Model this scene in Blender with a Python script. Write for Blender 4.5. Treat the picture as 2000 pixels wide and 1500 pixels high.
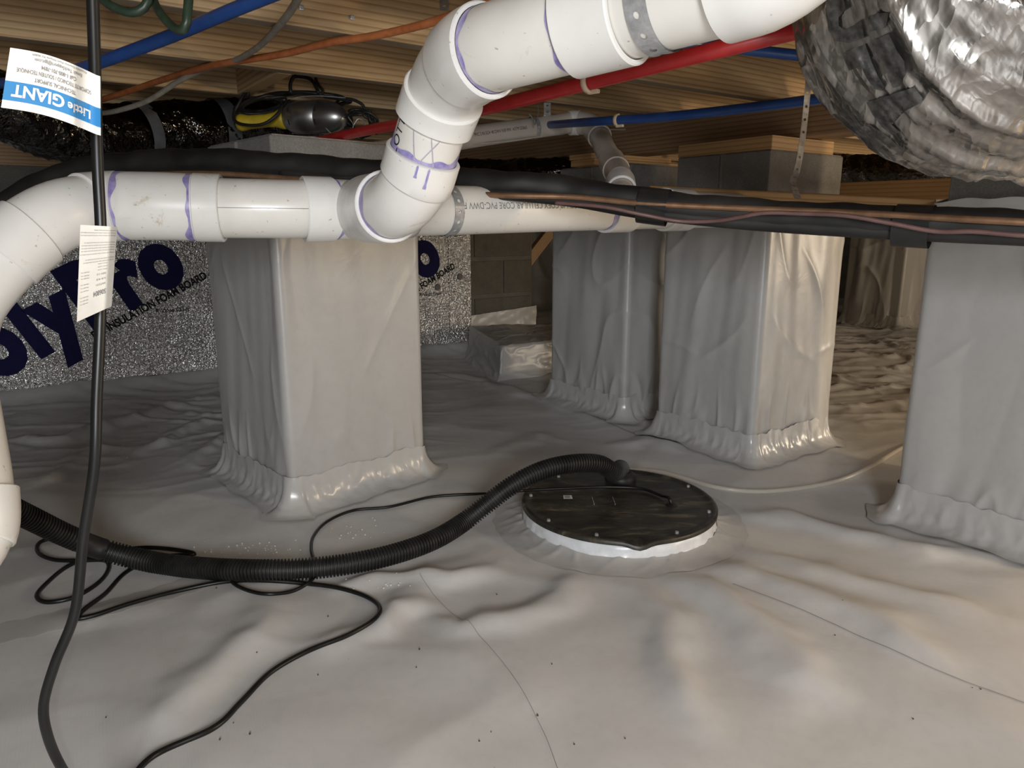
import bpy, bmesh, math, random
import numpy as np
from mathutils import Vector, Matrix
from mathutils.bvhtree import BVHTree
random.seed(7)
for o in list(bpy.data.objects): bpy.data.objects.remove(o)
S = bpy.context.scene
COL = S.collection

# ------------------------------------------------------------------ camera
F = 1400.0; PITCH = math.radians(12.6); H = 0.70
CP, SP = math.cos(PITCH), math.sin(PITCH)
cam_d = bpy.data.cameras.new('camera'); cam = bpy.data.objects.new('camera', cam_d); COL.objects.link(cam)
cam_d.sensor_width = 36; cam_d.lens = 36*F/2000; cam_d.clip_start = .02
cam.location = (0, 0, H); cam.rotation_euler = (math.pi/2-PITCH, 0, 0)
S.camera = cam
# ------------------------------------------------------------------ world and lights
w = bpy.data.worlds.new('world'); S.world = w; w.use_nodes = True
w.node_tree.nodes['Background'].inputs[0].default_value = (1.0, .95, .89, 1)
w.node_tree.nodes['Background'].inputs[1].default_value = 0.08
def lamp(name, kind, loc, power, color, size=.01, target=None, **kw):
    d = bpy.data.lights.new(name, kind); d.energy = power; d.color = color
    if kind == 'AREA': d.size = size
    else: d.shadow_soft_size = size
    for k, v in kw.items(): setattr(d, k, v)
    o = bpy.data.objects.new(name, d); COL.objects.link(o); o.location = loc
    if target is not None:
        o.rotation_euler = (Vector(target)-Vector(loc)).to_track_quat('-Z', 'Y').to_euler()
    return o
lamp('camera_flash', 'POINT', (-.022, 0, H-.015), 4.3, (1, .995, .985), .004)
lamp('rear_fill', 'AREA', (.25, -1.15, .90), 41, (.96, .985, 1), .5, target=(.1, 1.8, .05))  # added soft fill behind the camera, no actual hatch
lamp('warm_work_lamp', 'POINT', (2.25, .76, .72), 42, (1, .77, .49), .07)
lamp('warm_side_fill', 'AREA', (4.3, 1.9, .66), 34, (1, .82, .60), .6, target=(1, 2.2, .4))  # added warm fill to brighten the centre-right pier, no actual vent
S.view_settings.view_transform = 'Standard'; S.view_settings.look = 'None'
S.view_settings.exposure = 0.05; S.view_settings.gamma = 1; S.view_settings.use_curve_mapping = False

# ------------------------------------------------------------------ geometry of the lens -> places in the crawlspace
def ray(x, y):
    a = (x-1000)/F; b = (750-y)/F
    return Vector((a, CP+b*SP, -SP+b*CP))
def P(x, y, d): return Vector((0, 0, H)) + ray(x, y)*d
def px(v):
    q = Vector(v)-Vector((0, 0, H)); dz = q.y*CP-q.z*SP; up = q.y*SP+q.z*CP
    return 1000+F*q.x/dz, 750-F*up/dz
def G(x, y, z=0):
    r = ray(x, y); return Vector((0, 0, H)) + r*((z-H)/r.z)
ANG = math.radians(55)
U = Vector((math.sin(ANG), math.cos(ANG), 0)); N = Vector((-math.cos(ANG), math.sin(ANG), 0)); Z = Vector((0, 0, 1))
UR = math.atan2(U.y, U.x)
W0 = Vector((-1.3, 3.28, 0)); WN = W0.dot(N); WS = W0.dot(U)
def wall(s, z, off=0): return W0 + U*s + Z*z - N*off

# ------------------------------------------------------------------ noise
def _h(ix, iy, seed):
    a = (ix.astype(np.int64)*374761393 + iy.astype(np.int64)*668265263 + seed*1442695041) & 0xffffffff
    a = ((a ^ (a >> 13))*1274126177) & 0xffffffff
    a = (a ^ (a >> 16)) & 0xffffffff
    return a/4294967295.0*2*math.pi
def perlin(x, y, seed=0):
    x = np.asarray(x, float); y = np.asarray(y, float)
    ix = np.floor(x); iy = np.floor(y); fx = x-ix; fy = y-iy
    def g(dx, dy):
        a = _h(ix+dx, iy+dy, seed); return np.cos(a)*(fx-dx)+np.sin(a)*(fy-dy)
    u = fx*fx*fx*(fx*(fx*6-15)+10); v = fy*fy*fy*(fy*(fy*6-15)+10)
    return 1.5*((g(0,0)*(1-u)+g(1,0)*u)*(1-v)+(g(0,1)*(1-u)+g(1,1)*u)*v)
def ridged(x, y, seed=0, p=1.0): return (1-np.minimum(1, np.abs(perlin(x, y, seed))*2.2))**p

# ------------------------------------------------------------------ materials
MATS = {}
class NT:
    def __init__(s, name):
        m = bpy.data.materials.new(name); m.use_nodes = True; s.m = m; s.t = m.node_tree; s.b = s.t.nodes['Principled BSDF']
    def n(s, typ, **kw):
        nd = s.t.nodes.new(typ)
        for k, v in kw.items():
            if k.startswith('_'): setattr(nd, k[1:], v)
            else:
                kk = k.replace('__', ' ')
                nd.inputs[kk].default_value = v
        return nd
    def l(s, a, b): s.t.links.new(a, b)
    def coord(s, kind='Object', scale=(1,1,1), rot=(0,0,0)):
        c = s.n('ShaderNodeTexCoord'); mp = s.n('ShaderNodeMapping'); mp.inputs['Scale'].default_value = scale; mp.inputs['Rotation'].default_value = rot
        s.l(c.outputs[kind], mp.inputs[0]); return mp.outputs[0]
    def ramp(s, fac, stops):
        r = s.n('ShaderNodeValToRGB'); e = r.color_ramp.elements
        while len(e) < len(stops): e.new(.5)
        for el, (p, c) in zip(e, stops):
            el.position = p; el.color = (*c, 1) if len(c) == 3 else c
        s.l(fac, r.inputs[0]); return r.outputs[0]
    def bump(s, h, strength=.3, dist=.002, prev=None):
        b = s.n('ShaderNodeBump'); b.inputs['Strength'].default_value = strength; b.inputs['Distance'].default_value = dist
        s.l(h, b.inputs['Height'])
        if prev is not None: s.l(prev, b.inputs['Normal'])
        return b.outputs[0]
    def noise(s, vec, scale, detail=4, rough=.6, dist=0):
        n = s.n('ShaderNodeTexNoise'); n.inputs['Scale'].default_value = scale; n.inputs['Detail'].default_value = detail
        n.inputs['Roughness'].default_value = rough; n.inputs['Distortion'].default_value = dist
        if vec is not None: s.l(vec, n.inputs['Vector'])
        return n.outputs[0]
    def mix(s, fac, a, b, typ='MIX'):
        m = s.n('ShaderNodeMix'); m.data_type = 'RGBA'; m.blend_type = typ
        for sock, v in ((m.inputs[0], fac), (m.inputs[6], a), (m.inputs[7], b)):
            if hasattr(v, 'links') or isinstance(v, bpy.types.NodeSocket): s.l(v, sock)
            else: sock.default_value = v if isinstance(v, float) else (*v, 1)
        return m.outputs[2]
    def set(s, **kw):
        for k, v in kw.items():
            k = k.replace('__', ' ')
            if isinstance(v, bpy.types.NodeSocket): s.l(v, s.b.inputs[k])
            elif isinstance(v, tuple) and len(v) == 3: s.b.inputs[k].default_value = (*v, 1)
            else: s.b.inputs[k].default_value = v
        return s.m
def mottled(name, c1, c2, scale=20, rough=.5, metal=0, bump=.2, bd=.001, detail=5, coat=0, spec=.5, lo=.35, hi=.65):
    t = NT(name); v = t.coord(); f = t.noise(v, scale, detail)
    col = t.ramp(f, [(lo, c1), (hi, c2)])
    t.set(Base__Color=col, Roughness=rough, Metallic=metal, Normal=t.bump(f, bump, bd), Coat__Weight=coat)
    t.b.inputs['Specular IOR Level'].default_value = spec
    return t.m
def wood(name, c1, c2, c3, scale=1.0):
    t = NT(name); info = t.n('ShaderNodeObjectInfo'); c = t.n('ShaderNodeTexCoord')
    add = t.n('ShaderNodeVectorMath'); add.operation = 'ADD'
    mul = t.n('ShaderNodeVectorMath'); mul.operation = 'MULTIPLY'; mul.inputs[1].default_value = (7, 3, .02)
    cmb = t.n('ShaderNodeCombineXYZ')
    for i in range(3): t.l(info.outputs['Random'], cmb.inputs[i])
    t.l(cmb.outputs[0], mul.inputs[0]); t.l(c.outputs['Object'], add.inputs[0]); t.l(mul.outputs[0], add.inputs[1])
    mp = t.n('ShaderNodeMapping'); mp.inputs['Scale'].default_value = (.9*scale, 3*scale, 9*scale); t.l(add.outputs[0], mp.inputs[0])
    big = t.noise(mp.outputs[0], .8, 3, .5)
    wv = t.n('ShaderNodeTexWave'); wv.wave_type = 'BANDS'; wv.bands_direction = 'Z'; wv.wave_profile = 'SAW'
    wv.inputs['Scale'].default_value = 2.6; wv.inputs['Distortion'].default_value = 4.5; wv.inputs['Detail'].default_value = 1.5
    wv.inputs['Detail Scale'].default_value = .22; wv.inputs['Detail Roughness'].default_value = .4
    t.l(mp.outputs[0], wv.inputs[0])
    fine = t.n('ShaderNodeMapping'); fine.inputs['Scale'].default_value = (6, 120, 120); t.l(add.outputs[0], fine.inputs[0])
    fn = t.noise(fine.outputs[0], 3, 3)
    base = t.ramp(big, [(.3, c1), (.7, c2)])
    gr = t.ramp(wv.outputs['Fac'], [(0, (0,0,0)), (.55, (.12,.12,.12)), (.93, (.85,.85,.85)), (1, (.2,.2,.2))])
    col = t.mix(gr, base, c3)
    col = t.mix(t.ramp(fn, [(.45, (0,0,0)), (.75, (.35,.35,.35))]), col, c3)
    kn = t.n('ShaderNodeTexVoronoi'); kn.inputs['Scale'].default_value = 2.2
    mk = t.n('ShaderNodeMapping'); mk.inputs['Scale'].default_value = (1, 2.2, 2.2); t.l(add.outputs[0], mk.inputs[0]); t.l(mk.outputs[0], kn.inputs[0])
    col = t.mix(t.ramp(kn.outputs['Distance'], [(.0, (.8,.8,.8)), (.045, (.55,.55,.55)), (.075, (0,0,0))]), col, (.09, .04, .015))
    t.set(Base__Color=col, Roughness=.62, Normal=t.bump(wv.outputs['Fac'], .25, .0008))
    t.b.inputs['Specular IOR Level'].default_value = .3
    return t.m
def liner(name, base, rough=.36, weave=1.0, dirt=True):
    t = NT(name); v = t.coord()
    big = t.noise(v, 1.7, 4); sm = t.noise(v, 45, 4)
    c = t.ramp(big, [(.3, tuple(b*.90 for b in base)), (.7, base)])
    c = t.mix(t.ramp(sm, [(.45, (0,0,0)), (.9, (.3,.3,.3))]), c, tuple(b*.7 for b in base))
    if dirt:
        sp = t.n('ShaderNodeTexVoronoi'); sp.inputs['Scale'].default_value = 16; t.l(v, sp.inputs[0])
        c = t.mix(t.ramp(sp.outputs['Distance'], [(0, (.6,.6,.6)), (.012, (.5,.5,.5)), (.02, (0,0,0))]), c, (.2, .17, .14))
    w1 = t.n('ShaderNodeTexWave'); w1.inputs['Scale'].default_value = 95; w1.bands_direction = 'DIAGONAL'; w1.inputs['Distortion'].default_value = .6; t.l(t.coord(rot=(0,0,.3)), w1.inputs[0])
    b1 = t.bump(w1.outputs['Fac'], .10*weave, .0006)
    b2 = t.bump(t.noise(v, 9, 5, .55, .6), .28, .006, b1)
    t.set(Base__Color=c, Roughness=rough, Normal=b2)
    t.b.inputs['Specular IOR Level'].default_value = .55
    return t.m
def pvc(name, base, dirtc=(.42, .30, .15)):
    t = NT(name); v = t.coord()
    c = t.ramp(t.noise(v, 6, 5, .6), [(.35, tuple(b*.88 for b in base)), (.65, base)])
    sp = t.noise(v, 130, 2, .5)
    c = t.mix(t.ramp(sp, [(.70, (0,0,0)), (.76, (.6,.6,.6))]), c, (.22, .17, .12))
    dr = t.noise(v, 13, 6, .75, 1.2)
    c = t.mix(t.ramp(dr, [(.64, (0,0,0)), (.72, (.55,.55,.55))]), c, dirtc)
    t.set(Base__Color=c, Roughness=.33, Normal=t.bump(sp, .05, .0004), Coat__Weight=.15)
    return t.m
def cmu(name, c1, c2):
    t = NT(name); v = t.coord()
    f = t.noise(v, 14, 8, .75); g = t.noise(v, 260, 3)
    c = t.mix(t.ramp(g, [(.4, (0,0,0)), (.75, (.5,.5,.5))]), t.ramp(f, [(.3, c1), (.7, c2)]), tuple(x*.45 for x in c1))
    t.set(Base__Color=c, Roughness=.92, Normal=t.bump(g, .6, .002, t.bump(f, .3, .004)))
    return t.m
def foil(name, base, scale, strength, dist, rough=.25, tint=None):
    t = NT(name); v = t.coord()
    f = t.noise(v, scale, 3, .6); g = t.noise(v, 5, 4)
    c = t.ramp(g, [(.35, tuple(b*.85 for b in base)), (.65, base)])
    t.set(Base__Color=c, Metallic=1.0, Roughness=rough, Normal=t.bump(f, strength, dist))
    return t.m
def plain(name, c, rough=.5, metal=0, spec=.5, coat=0):
    return mottled(name, tuple(x*.85 for x in c), c, 30, rough, metal, .05, .0005, spec=spec, coat=coat)
M = dict(
 wood=wood('joist_wood', (.50, .345, .19), (.58, .42, .24), (.28, .17, .08)),
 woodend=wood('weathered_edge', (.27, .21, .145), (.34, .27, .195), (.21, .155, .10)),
 woodo=wood('shim_wood', (.50, .31, .14), (.56, .37, .18), (.34, .18, .07)),
 wooddk=wood('girder_wood', (.36, .23, .13), (.44, .29, .17), (.20, .12, .06)),
 ply=wood('subfloor_wood', (.30, .20, .11), (.36, .25, .14), (.2, .12, .06)),
 liner=liner('floor_liner', (.65, .648, .645), .38),
 wrap=liner('pier_liner', (.50, .495, .485), .34, .35, dirt=False),
 tape=liner('clear_tape', (.54, .535, .525), .24, .1, dirt=False),
 pvc=pvc('pvc_white', (.74, .715, .665)),
 pvch=pvc('pvc_fitting', (.78, .765, .735)),
 pvcg=pvc('pvc_dusty', (.60, .54, .48), (.3, .2, .1)),
 rim=plain('pvc_rim', (.85, .84, .82), .3),
 primer=mottled('primer_purple', (.20, .17, .42), (.42, .38, .62), 60, .35),
 cmu=cmu('concrete_block', (.165, .16, .15), (.25, .245, .235)),
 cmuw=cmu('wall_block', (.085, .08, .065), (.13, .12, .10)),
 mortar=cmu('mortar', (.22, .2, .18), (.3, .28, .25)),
 foilb=None,
 foild=None,
 foilk=foil('dark_mylar', (.10, .097, .092), 30, .9, .014, .13),
 foam=plain('foam_edge', (.5, .49, .47), .8),
 ink=plain('navy_ink', (.016, .014, .07), .8, 0, .15),
 inkk=plain('black_ink', (.02, .02, .02), .8, 0, .15),
 inkg=plain('grey_ink', (.22, .21, .20), .6),
 shadepoly=plain('shade_toned_sheeting', (.085, .083, .078), .45),  # black sheeting, with the alcove's shade also put into the colour
 washer=plain('dull_washer', (.14, .135, .13), .6),
 cordm=mottled('cord_jacket', (.005, .005, .005), (.010, .010, .010), 20, .36, 0, .05, .0003, spec=.35),
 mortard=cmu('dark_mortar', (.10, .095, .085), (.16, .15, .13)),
 seam=plain('liner_seam', (.36, .35, .33), .5),
 black=mottled('black_rubber', (.010, .010, .010), (.026, .025, .024), 25, .48, 0, .2, .0006, spec=.35),
 insul=mottled('black_foam_insulation', (.006, .006, .006), (.030, .028, .025), 7, .6, 0, .3, .002, lo=.4, hi=.8),
 etape=mottled('black_tape', (.012, .012, .012), (.02, .02, .02), 20, .28, 0, .3, .001),
 copper=mottled('dull_copper', (.20, .115, .065), (.33, .19, .11), 30, .4, .55, .1),
 pinkw=mottled('mauve_cable', (.11, .058, .052), (.155, .083, .075), 30, .45),
 bluep=mottled('blue_tube', (.012, .045, .19), (.02, .075, .27), 12, .32),
 redp=mottled('red_tube', (.36, .012, .014), (.48, .03, .03), 40, .36, lo=.3, hi=.8),
 orange=mottled('orange_cable', (.36, .10, .03), (.50, .17, .06), 40, .5),
 greyc=mottled('grey_cable', (.23, .21, .17), (.34, .31, .26), 40, .5),
 whitec=plain('white_cable', (.55, .5, .42), .5),
 greenc=mottled('dark_green_cable', (.015, .03, .018), (.03, .05, .03), 40, .4),
 galv=mottled('galvanised_steel', (.36, .37, .38), (.62, .63, .64), 60, .38, .55, .15),
 alu=mottled('aluminium_shade', (.30, .30, .29), (.55, .55, .53), 10, .34, .95, .1),
 yellow=mottled('yellow_plastic', (.42, .30, .015), (.62, .46, .03), 18, .5),
 paper=plain('tag_paper', (.80, .79, .75), .55),
 paperb=plain('tag_paper_cream', (.74, .69, .61), .6),
 bluei=plain('tag_blue', (.03, .22, .50), .5),
 clip=plain('cream_clip', (.72, .58, .42), .5),
 lid=None, crumb=plain('foam_crumb', (.7, .68, .62), .8), grit=plain('dark_grit', (.07, .05, .04), .9),
)
def lidmat():
    t = NT('lid_plastic'); v = t.coord(scale=(3, 9, 3), rot=(0, 0, -.25))
    f = t.noise(v, 3.2, 10, .72, .8); g = t.noise(t.coord(), 9, 5)
    c = t.ramp(f, [(.40, (.017, .016, .014)), (.56, (.048, .043, .032)), (.70, (.19, .16, .10))])
    c = t.mix(t.ramp(g, [(.5, (0,0,0)), (.75, (.5,.5,.5))]), c, (.02, .019, .017))
    return t.set(Base__Color=c, Roughness=.42, Normal=t.bump(f, .2, .001))
M['lid'] = lidmat()
def mylar():
    t = NT('duct_mylar'); v = t.coord(scale=(1, 1, 1)); vs = t.coord(scale=(1.6, 1.0, .45), rot=(0, .75, .3))
    vo = t.n('ShaderNodeTexVoronoi'); vo.inputs['Scale'].default_value = 30; vo.feature = 'F1'
    wn = t.n('ShaderNodeTexNoise'); wn.inputs['Scale'].default_value = 9; wn.inputs['Detail'].default_value = 4; t.l(vs, wn.inputs['Vector'])
    ad = t.n('ShaderNodeMix'); ad.data_type = 'VECTOR'; ad.inputs[0].default_value = .16; t.l(vs, ad.inputs[4]); t.l(wn.outputs[1], ad.inputs[5]); t.l(ad.outputs[1], vo.inputs[0])
    rn = t.n('ShaderNodeTexNoise'); rn.noise_type = 'RIDGED_MULTIFRACTAL'; rn.inputs['Scale'].default_value = 8; rn.inputs['Detail'].default_value = 4; t.l(vs, rn.inputs['Vector'])
    g = t.noise(v, 7, 5, .7)
    c = t.ramp(g, [(.35, (.26, .25, .24)), (.65, (.50, .48, .45))])
    nb = t.bump(rn.outputs[0], .55, .010, t.bump(vo.outputs['Distance'], .55, .008))
    t.set(Base__Color=c, Metallic=.95, Roughness=t.ramp(t.noise(v, 20, 3), [(.3, (.16,.16,.16)), (.7, (.38,.38,.38))]), Normal=nb); return t.m
M['foild'] = mylar()
def facer():
    t = NT('foil_facer'); v = t.coord()
    a = t.n('ShaderNodeTexNoise'); a.inputs['Scale'].default_value = 120; a.inputs['Detail'].default_value = 1; t.l(v, a.inputs[0])
    b = t.n('ShaderNodeTexVoronoi'); b.inputs['Scale'].default_value = 150; t.l(v, b.inputs[0])
    rz = t.noise(v, 4, 3)
    t.set(Base__Color=(.90, .89, .87), Metallic=.85, Roughness=t.ramp(rz, [(.3, (.20,.20,.20)), (.7, (.36,.36,.36))]), Normal=t.bump(a.outputs[0], 1, .011, t.bump(b.outputs['Distance'], .8, .0025)))
    return t.m
M['foilb'] = facer()
def clearmat():
    t = NT('clear_vinyl'); t.set(Base__Color=(.72, .68, .60), Roughness=.2, Alpha=.45); return t.m
M['clear'] = clearmat()
def clingmat():
    t = NT('tape_film'); t.set(Base__Color=(.62, .61, .60), Roughness=.14, Alpha=.5, Normal=t.bump(t.noise(t.coord(), 60, 3), .3, .002)); return t.m
M['film'] = clingmat()

# ------------------------------------------------------------------ object helpers
def mesh_obj(name, verts, faces, mat, parent=None, smooth=True, fmat=None, origin=None):
    me = bpy.data.meshes.new(name)
    V = [Vector(v) for v in verts]
    o = bpy.data.objects.new(name, me); COL.objects.link(o)
    if parent is not None: o.parent = parent; org = Vector(origin) if origin is not None else Vector((0,0,0))
    else: org = Vector(origin) if origin is not None else Vector((0,0,0))
    me.from_pydata([tuple(v-org) for v in V], [], faces)
    for m in (mat if isinstance(mat, (list, tuple)) else [mat]): me.materials.append(m)
    if smooth: me.polygons.foreach_set('use_smooth', [True]*len(me.polygons))
    if fmat: me.polygons.foreach_set('material_index', fmat)
    me.update()
    if parent is None: o.location = org
    elif origin is not None: o.location = org
    return o
def grid_obj(name, A, mat, parent=None, close_u=False, close_v=False, fmat=None, origin=None, flip=False):
    nu, nv = A.shape[:2]
    idx = np.arange(nu*nv).reshape(nu, nv)
    a = idx if not close_u else np.vstack([idx, idx[:1]])
    a = a if not close_v else np.hstack([a, a[:, :1]])
    q = np.stack([a[:-1, :-1], a[1:, :-1], a[1:, 1:], a[:-1, 1:]], -1).reshape(-1, 4)
    if flip: q = q[:, ::-1]
    V = A.reshape(-1, 3).copy()
    org = np.array(origin if origin is not None else (0, 0, 0), float); V -= org
    me = bpy.data.meshes.new(name)
    me.vertices.add(len(V)); me.vertices.foreach_set('co', V.ravel())
    me.loops.add(len(q)*4); me.loops.foreach_set('vertex_index', q.ravel().astype(np.int32))
    me.polygons.add(len(q)); me.polygons.foreach_set('loop_start', np.arange(0, len(q)*4, 4, dtype=np.int32))
    me.polygons.foreach_set('use_smooth', np.ones(len(q), bool))
    for m in (mat if isinstance(mat, (list, tuple)) else [mat]): me.materials.append(m)
    if fmat is not None: me.polygons.foreach_set('material_index', np.asarray(fmat, np.int32))
    me.update(calc_edges=True); me.validate()
    o = bpy.data.objects.new(name, me); COL.objects.link(o); o.location = org
    if parent is not None: o.parent = parent
    return o
def empty(name, loc=(0, 0, 0)):
    o = bpy.data.objects.new(name, None); COL.objects.link(o); o.empty_display_size = .05; return o
def tag(o, label=None, cat=None, group=None, kind=None):
    if label: o['label'] = label
    if cat: o['category'] = cat
    if group: o['group'] = group
    if kind: o['kind'] = kind
    return o
def box_obj(name, c, size, mat, parent=None, rot=0, bevel=.003, tilt=(0, 0), mats=None, lin=1):
    """box centred at c, local x along rot"""
    bm = bmesh.new(); bmesh.ops.create_cube(bm, size=1, matrix=Matrix.Diagonal((*size, 1)))
    if bevel: bmesh.ops.bevel(bm, geom=bm.edges[:], offset=bevel, segments=2, affect='EDGES', profile=.5)
    me = bpy.data.meshes.new(name); 
    for m in (mats or [mat]): me.materials.append(m)
    if mats:
        for f in bm.faces:
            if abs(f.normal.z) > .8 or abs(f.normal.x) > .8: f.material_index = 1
    bm.to_mesh(me); bm.free()
    o = bpy.data.objects.new(name, me); COL.objects.link(o); o.location = c; o.rotation_euler = (tilt[0], tilt[1], rot)
    if parent is not None: o.parent = parent
    return o
def catmull(pts, n=12):
    pts = [Vector(p) for p in pts]; out = []
    q = [pts[0]*2-pts[1]]+pts+[pts[-1]*2-pts[-2]]
    for i in range(1, len(q)-2):
        a, b, c, d = q[i-1:i+3]
        # centripetal
        def tj(ti, x, y): return ti+max(1e-6, (y-x).length)**.5
        t0 = 0; t1 = tj(t0, a, b); t2 = tj(t1, b, c); t3 = tj(t2, c, d)
        for k in range(n):
            t = t1+(t2-t1)*k/n
            A1 = a*((t1-t)/(t1-t0))+b*((t-t0)/(t1-t0)); A2 = b*((t2-t)/(t2-t1))+c*((t-t1)/(t2-t1)); A3 = c*((t3-t)/(t3-t2))+d*((t-t2)/(t3-t2))
            B1 = A1*((t2-t)/(t2-t0))+A2*((t-t0)/(t2-t0)); B2 = A2*((t3-t)/(t3-t1))+A3*((t-t1)/(t3-t1))
            out.append(B1*((t2-t)/(t2-t1))+B2*((t-t1)/(t2-t1)))
    out.append(pts[-1]); return out
class Path:
    def __init__(s, pts, n=12, up=None):
        s.c = catmull(pts, n) if n else [Vector(p) for p in pts]
        s.L = [0]
        for a, b in zip(s.c, s.c[1:]): s.L.append(s.L[-1]+(b-a).length)
        s.len = s.L[-1]; s.T = []; s.A = []
        for i in range(len(s.c)):
            t = (s.c[min(i+1, len(s.c)-1)]-s.c[max(i-1, 0)]).normalized(); s.T.append(t)
        a = Z - s.T[0]*Z.dot(s.T[0])
        if a.length < .2: a = Vector((1, 0, 0))-s.T[0]*s.T[0].x
        a.normalize()
        for t in s.T:
            a = (a-t*a.dot(t)).normalized(); s.A.append(a)
    def at(s, d):
        d = max(0, min(s.len, d)); i = max(0, min(len(s.c)-2, int(np.searchsorted(s.L, d))-1))
        k = (d-s.L[i])/max(1e-9, s.L[i+1]-s.L[i])
        p = s.c[i].lerp(s.c[i+1], k); t = s.T[i].lerp(s.T[i+1], k).normalized(); a = s.A[i].lerp(s.A[i+1], k); a = (a-t*a.dot(t)).normalized()
        return p, t, a, t.cross(a)
    def near(s, x, y):
        best = (1e9, 0)
        for c, l in zip(s.c, s.L):
            q = px(c); e = (q[0]-x)**2+(q[1]-y)**2
            if e < best[0]: best = (e, l)
        return best[1]
    def surf(s, d, th, r):
        p, t, a, b = s.at(d); return p+(a*math.cos(th)+b*math.sin(th))*r
    def seg(s, name, s0, s1, r, mat, parent=None, ns=28, step=.01, prof=None, caps=True, disp=None, origin=None):
        """tube along the path; prof = list of (distance, radius) instead of a constant r"""
        if prof is None:
            k = max(2, int((s1-s0)/step)+1); prof = [(s0+(s1-s0)*i/(k-1), r) for i in range(k)]
        if caps: prof = [(prof[0][0], .0002)]+prof+[(prof[-1][0], .0002)]
        A = np.zeros((len(prof), ns, 3))
        for i, (d, rr) in enumerate(prof):
            p, t, a, b = s.at(d)
            for j in range(ns):
                th = 2*math.pi*j/ns; rj = rr+(disp(d, th) if disp else 0)
                A[i, j] = p+(a*math.cos(th)+b*math.sin(th))*rj
        o = grid_obj(name, A, mat, parent, close_v=True, origin=origin)
        return o
def sharp(o, ang=40):
    me = o.data; bm = bmesh.new(); bm.from_mesh(me)
    for e in bm.edges:
        if len(e.link_faces) == 2 and e.calc_face_angle(0) > math.radians(ang): e.smooth = False
    bm.to_mesh(me); bm.free(); return o
def hub(path, name, s0, s1, R, mat, parent, r_in=None):
    """pipe socket: open ring with a visible rim"""
    e = .0015; ri = r_in or R-.006
    prof = [(s0+.001, ri), (s0, R-e), (s0+e, R), (s1-e, R), (s1, R-e), (s1+.0002, ri+.001), (s1-.004, ri)]
    k = max(2, int((s1-s0)/.008)); mid = [(s0+e+(s1-s0-2*e)*i/k, R) for i in range(1, k)]
    prof = prof[:3]+mid+prof[3:]
    return sharp(path.seg(name, 0, 0, 0, mat, parent, ns=48, prof=prof, caps=False), 35)
def tube(name, pts, r, mat, parent=None, ns=12, n=10, origin=None, step=None, disp=None):
    p = Path(pts, n); return p.seg(name, 0, p.len, r, mat, parent, ns=ns, step=step or max(.004, r*1.5), disp=disp, origin=origin), p
_fc = {}
SPC = [1.0]
def text2d(body, size=1.0, bold=0.0, align='LEFT', sx=1.0, shear=0):
    cu = bpy.data.curves.new('t', 'FONT'); cu.body = body; cu.size = size; cu.offset = bold; cu.align_x = align; cu.shear = shear; cu.space_character = SPC[0]; cu.resolution_u = 4
    o = bpy.data.objects.new('t', cu); COL.objects.link(o)
    bpy.context.view_layer.update()
    dg = bpy.context.evaluated_depsgraph_get(); me = o.evaluated_get(dg).to_mesh()
    V = [(v.co.x*sx, v.co.y) for v in me.vertices]; Fc = [tuple(p.vertices) for p in me.polygons]
    o.evaluated_get(dg).to_mesh_clear(); bpy.data.objects.remove(o); bpy.data.curves.remove(cu)
    return V, Fc
def fine2d(V, Fc, maxlen):
    bm = bmesh.new(); vs = [bm.verts.new((x, y, 0)) for x, y in V]
    for f in Fc:
        try: bm.faces.new([vs[i] for i in f])
        except ValueError: pass
    bmesh.ops.triangulate(bm, faces=bm.faces[:])
    for _ in range(6):
        e = [e for e in bm.edges if e.calc_length() > maxlen]
        if not e: break
        bmesh.ops.subdivide_edges(bm, edges=e, cuts=1); bmesh.ops.triangulate(bm, faces=[f for f in bm.faces if len(f.verts) > 3])
    bm.verts.index_update(); V2 = [(v.co.x, v.co.y) for v in bm.verts]; F2 = [tuple(v.index for v in f.verts) for f in bm.faces]; bm.free()
    return V2, F2
def print_text(name, body, fn, mat, parent, size, bold=0, align='LEFT', sx=1, fine=None, origin=None):
    V, Fc = text2d(body, size, bold, align, sx)
    if fine: V, Fc = fine2d(V, Fc, fine)
    return mesh_obj(name, [fn(x, y) for x, y in V], Fc, mat, parent, smooth=False)

# ------------------------------------------------------------------ floor
PIERS = {}   # name: (centre, angle(u axis), half u, half n)
def pier_from_corner(c, ang, lu, ln):
    u = Vector((math.sin(ang), math.cos(ang), 0)); n = Vector((-math.cos(ang), math.sin(ang), 0))
    return (Vector((c[0], c[1], 0))+u*lu/2+n*ln/2, u, n, lu/2, ln/2)
PIERS['front'] = pier_from_corner((-.545, 1.675), math.radians(47), .40, .41)
PIERS['mid'] = pier_from_corner((.712, 2.045), math.radians(54), .40, .37)
PIERS['back'] = pier_from_corner((.405, 2.52), math.radians(52), .40, .40)
PIERS['right'] = pier_from_corner((1.163, 1.30), math.radians(57), .40, .41)
PIERS['far'] = pier_from_corner((2.60, 4.80), math.radians(60), .40, .42)
LC = Vector((.256, 1.625, 0)); LR = .232; LZ = .048
def seg_dist(x, y, a, b):
    ax, ay = a[0], a[1]; dx, dy = b[0]-ax, b[1]-ay; L2 = dx*dx+dy*dy
    t = np.clip(((x-ax)*dx+(y-ay)*dy)/L2, 0, 1); return np.hypot(x-ax-t*dx, y-ay-t*dy), t
RIDGES = []
def ridge(pxs, amp, wd): RIDGES.append(([G(*q) for q in pxs], amp, wd))
ridge([(1400, 1000), (1560, 1015), (1780, 1078), (2060, 1102)], .016, .030)
ridge([(1130, 790), (1300, 838), (1420, 880), (1500, 915)], .008, .02)
ridge([(818, 722), (900, 735), (985, 760), (1100, 800), (1240, 850)], .012, .025)
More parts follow.
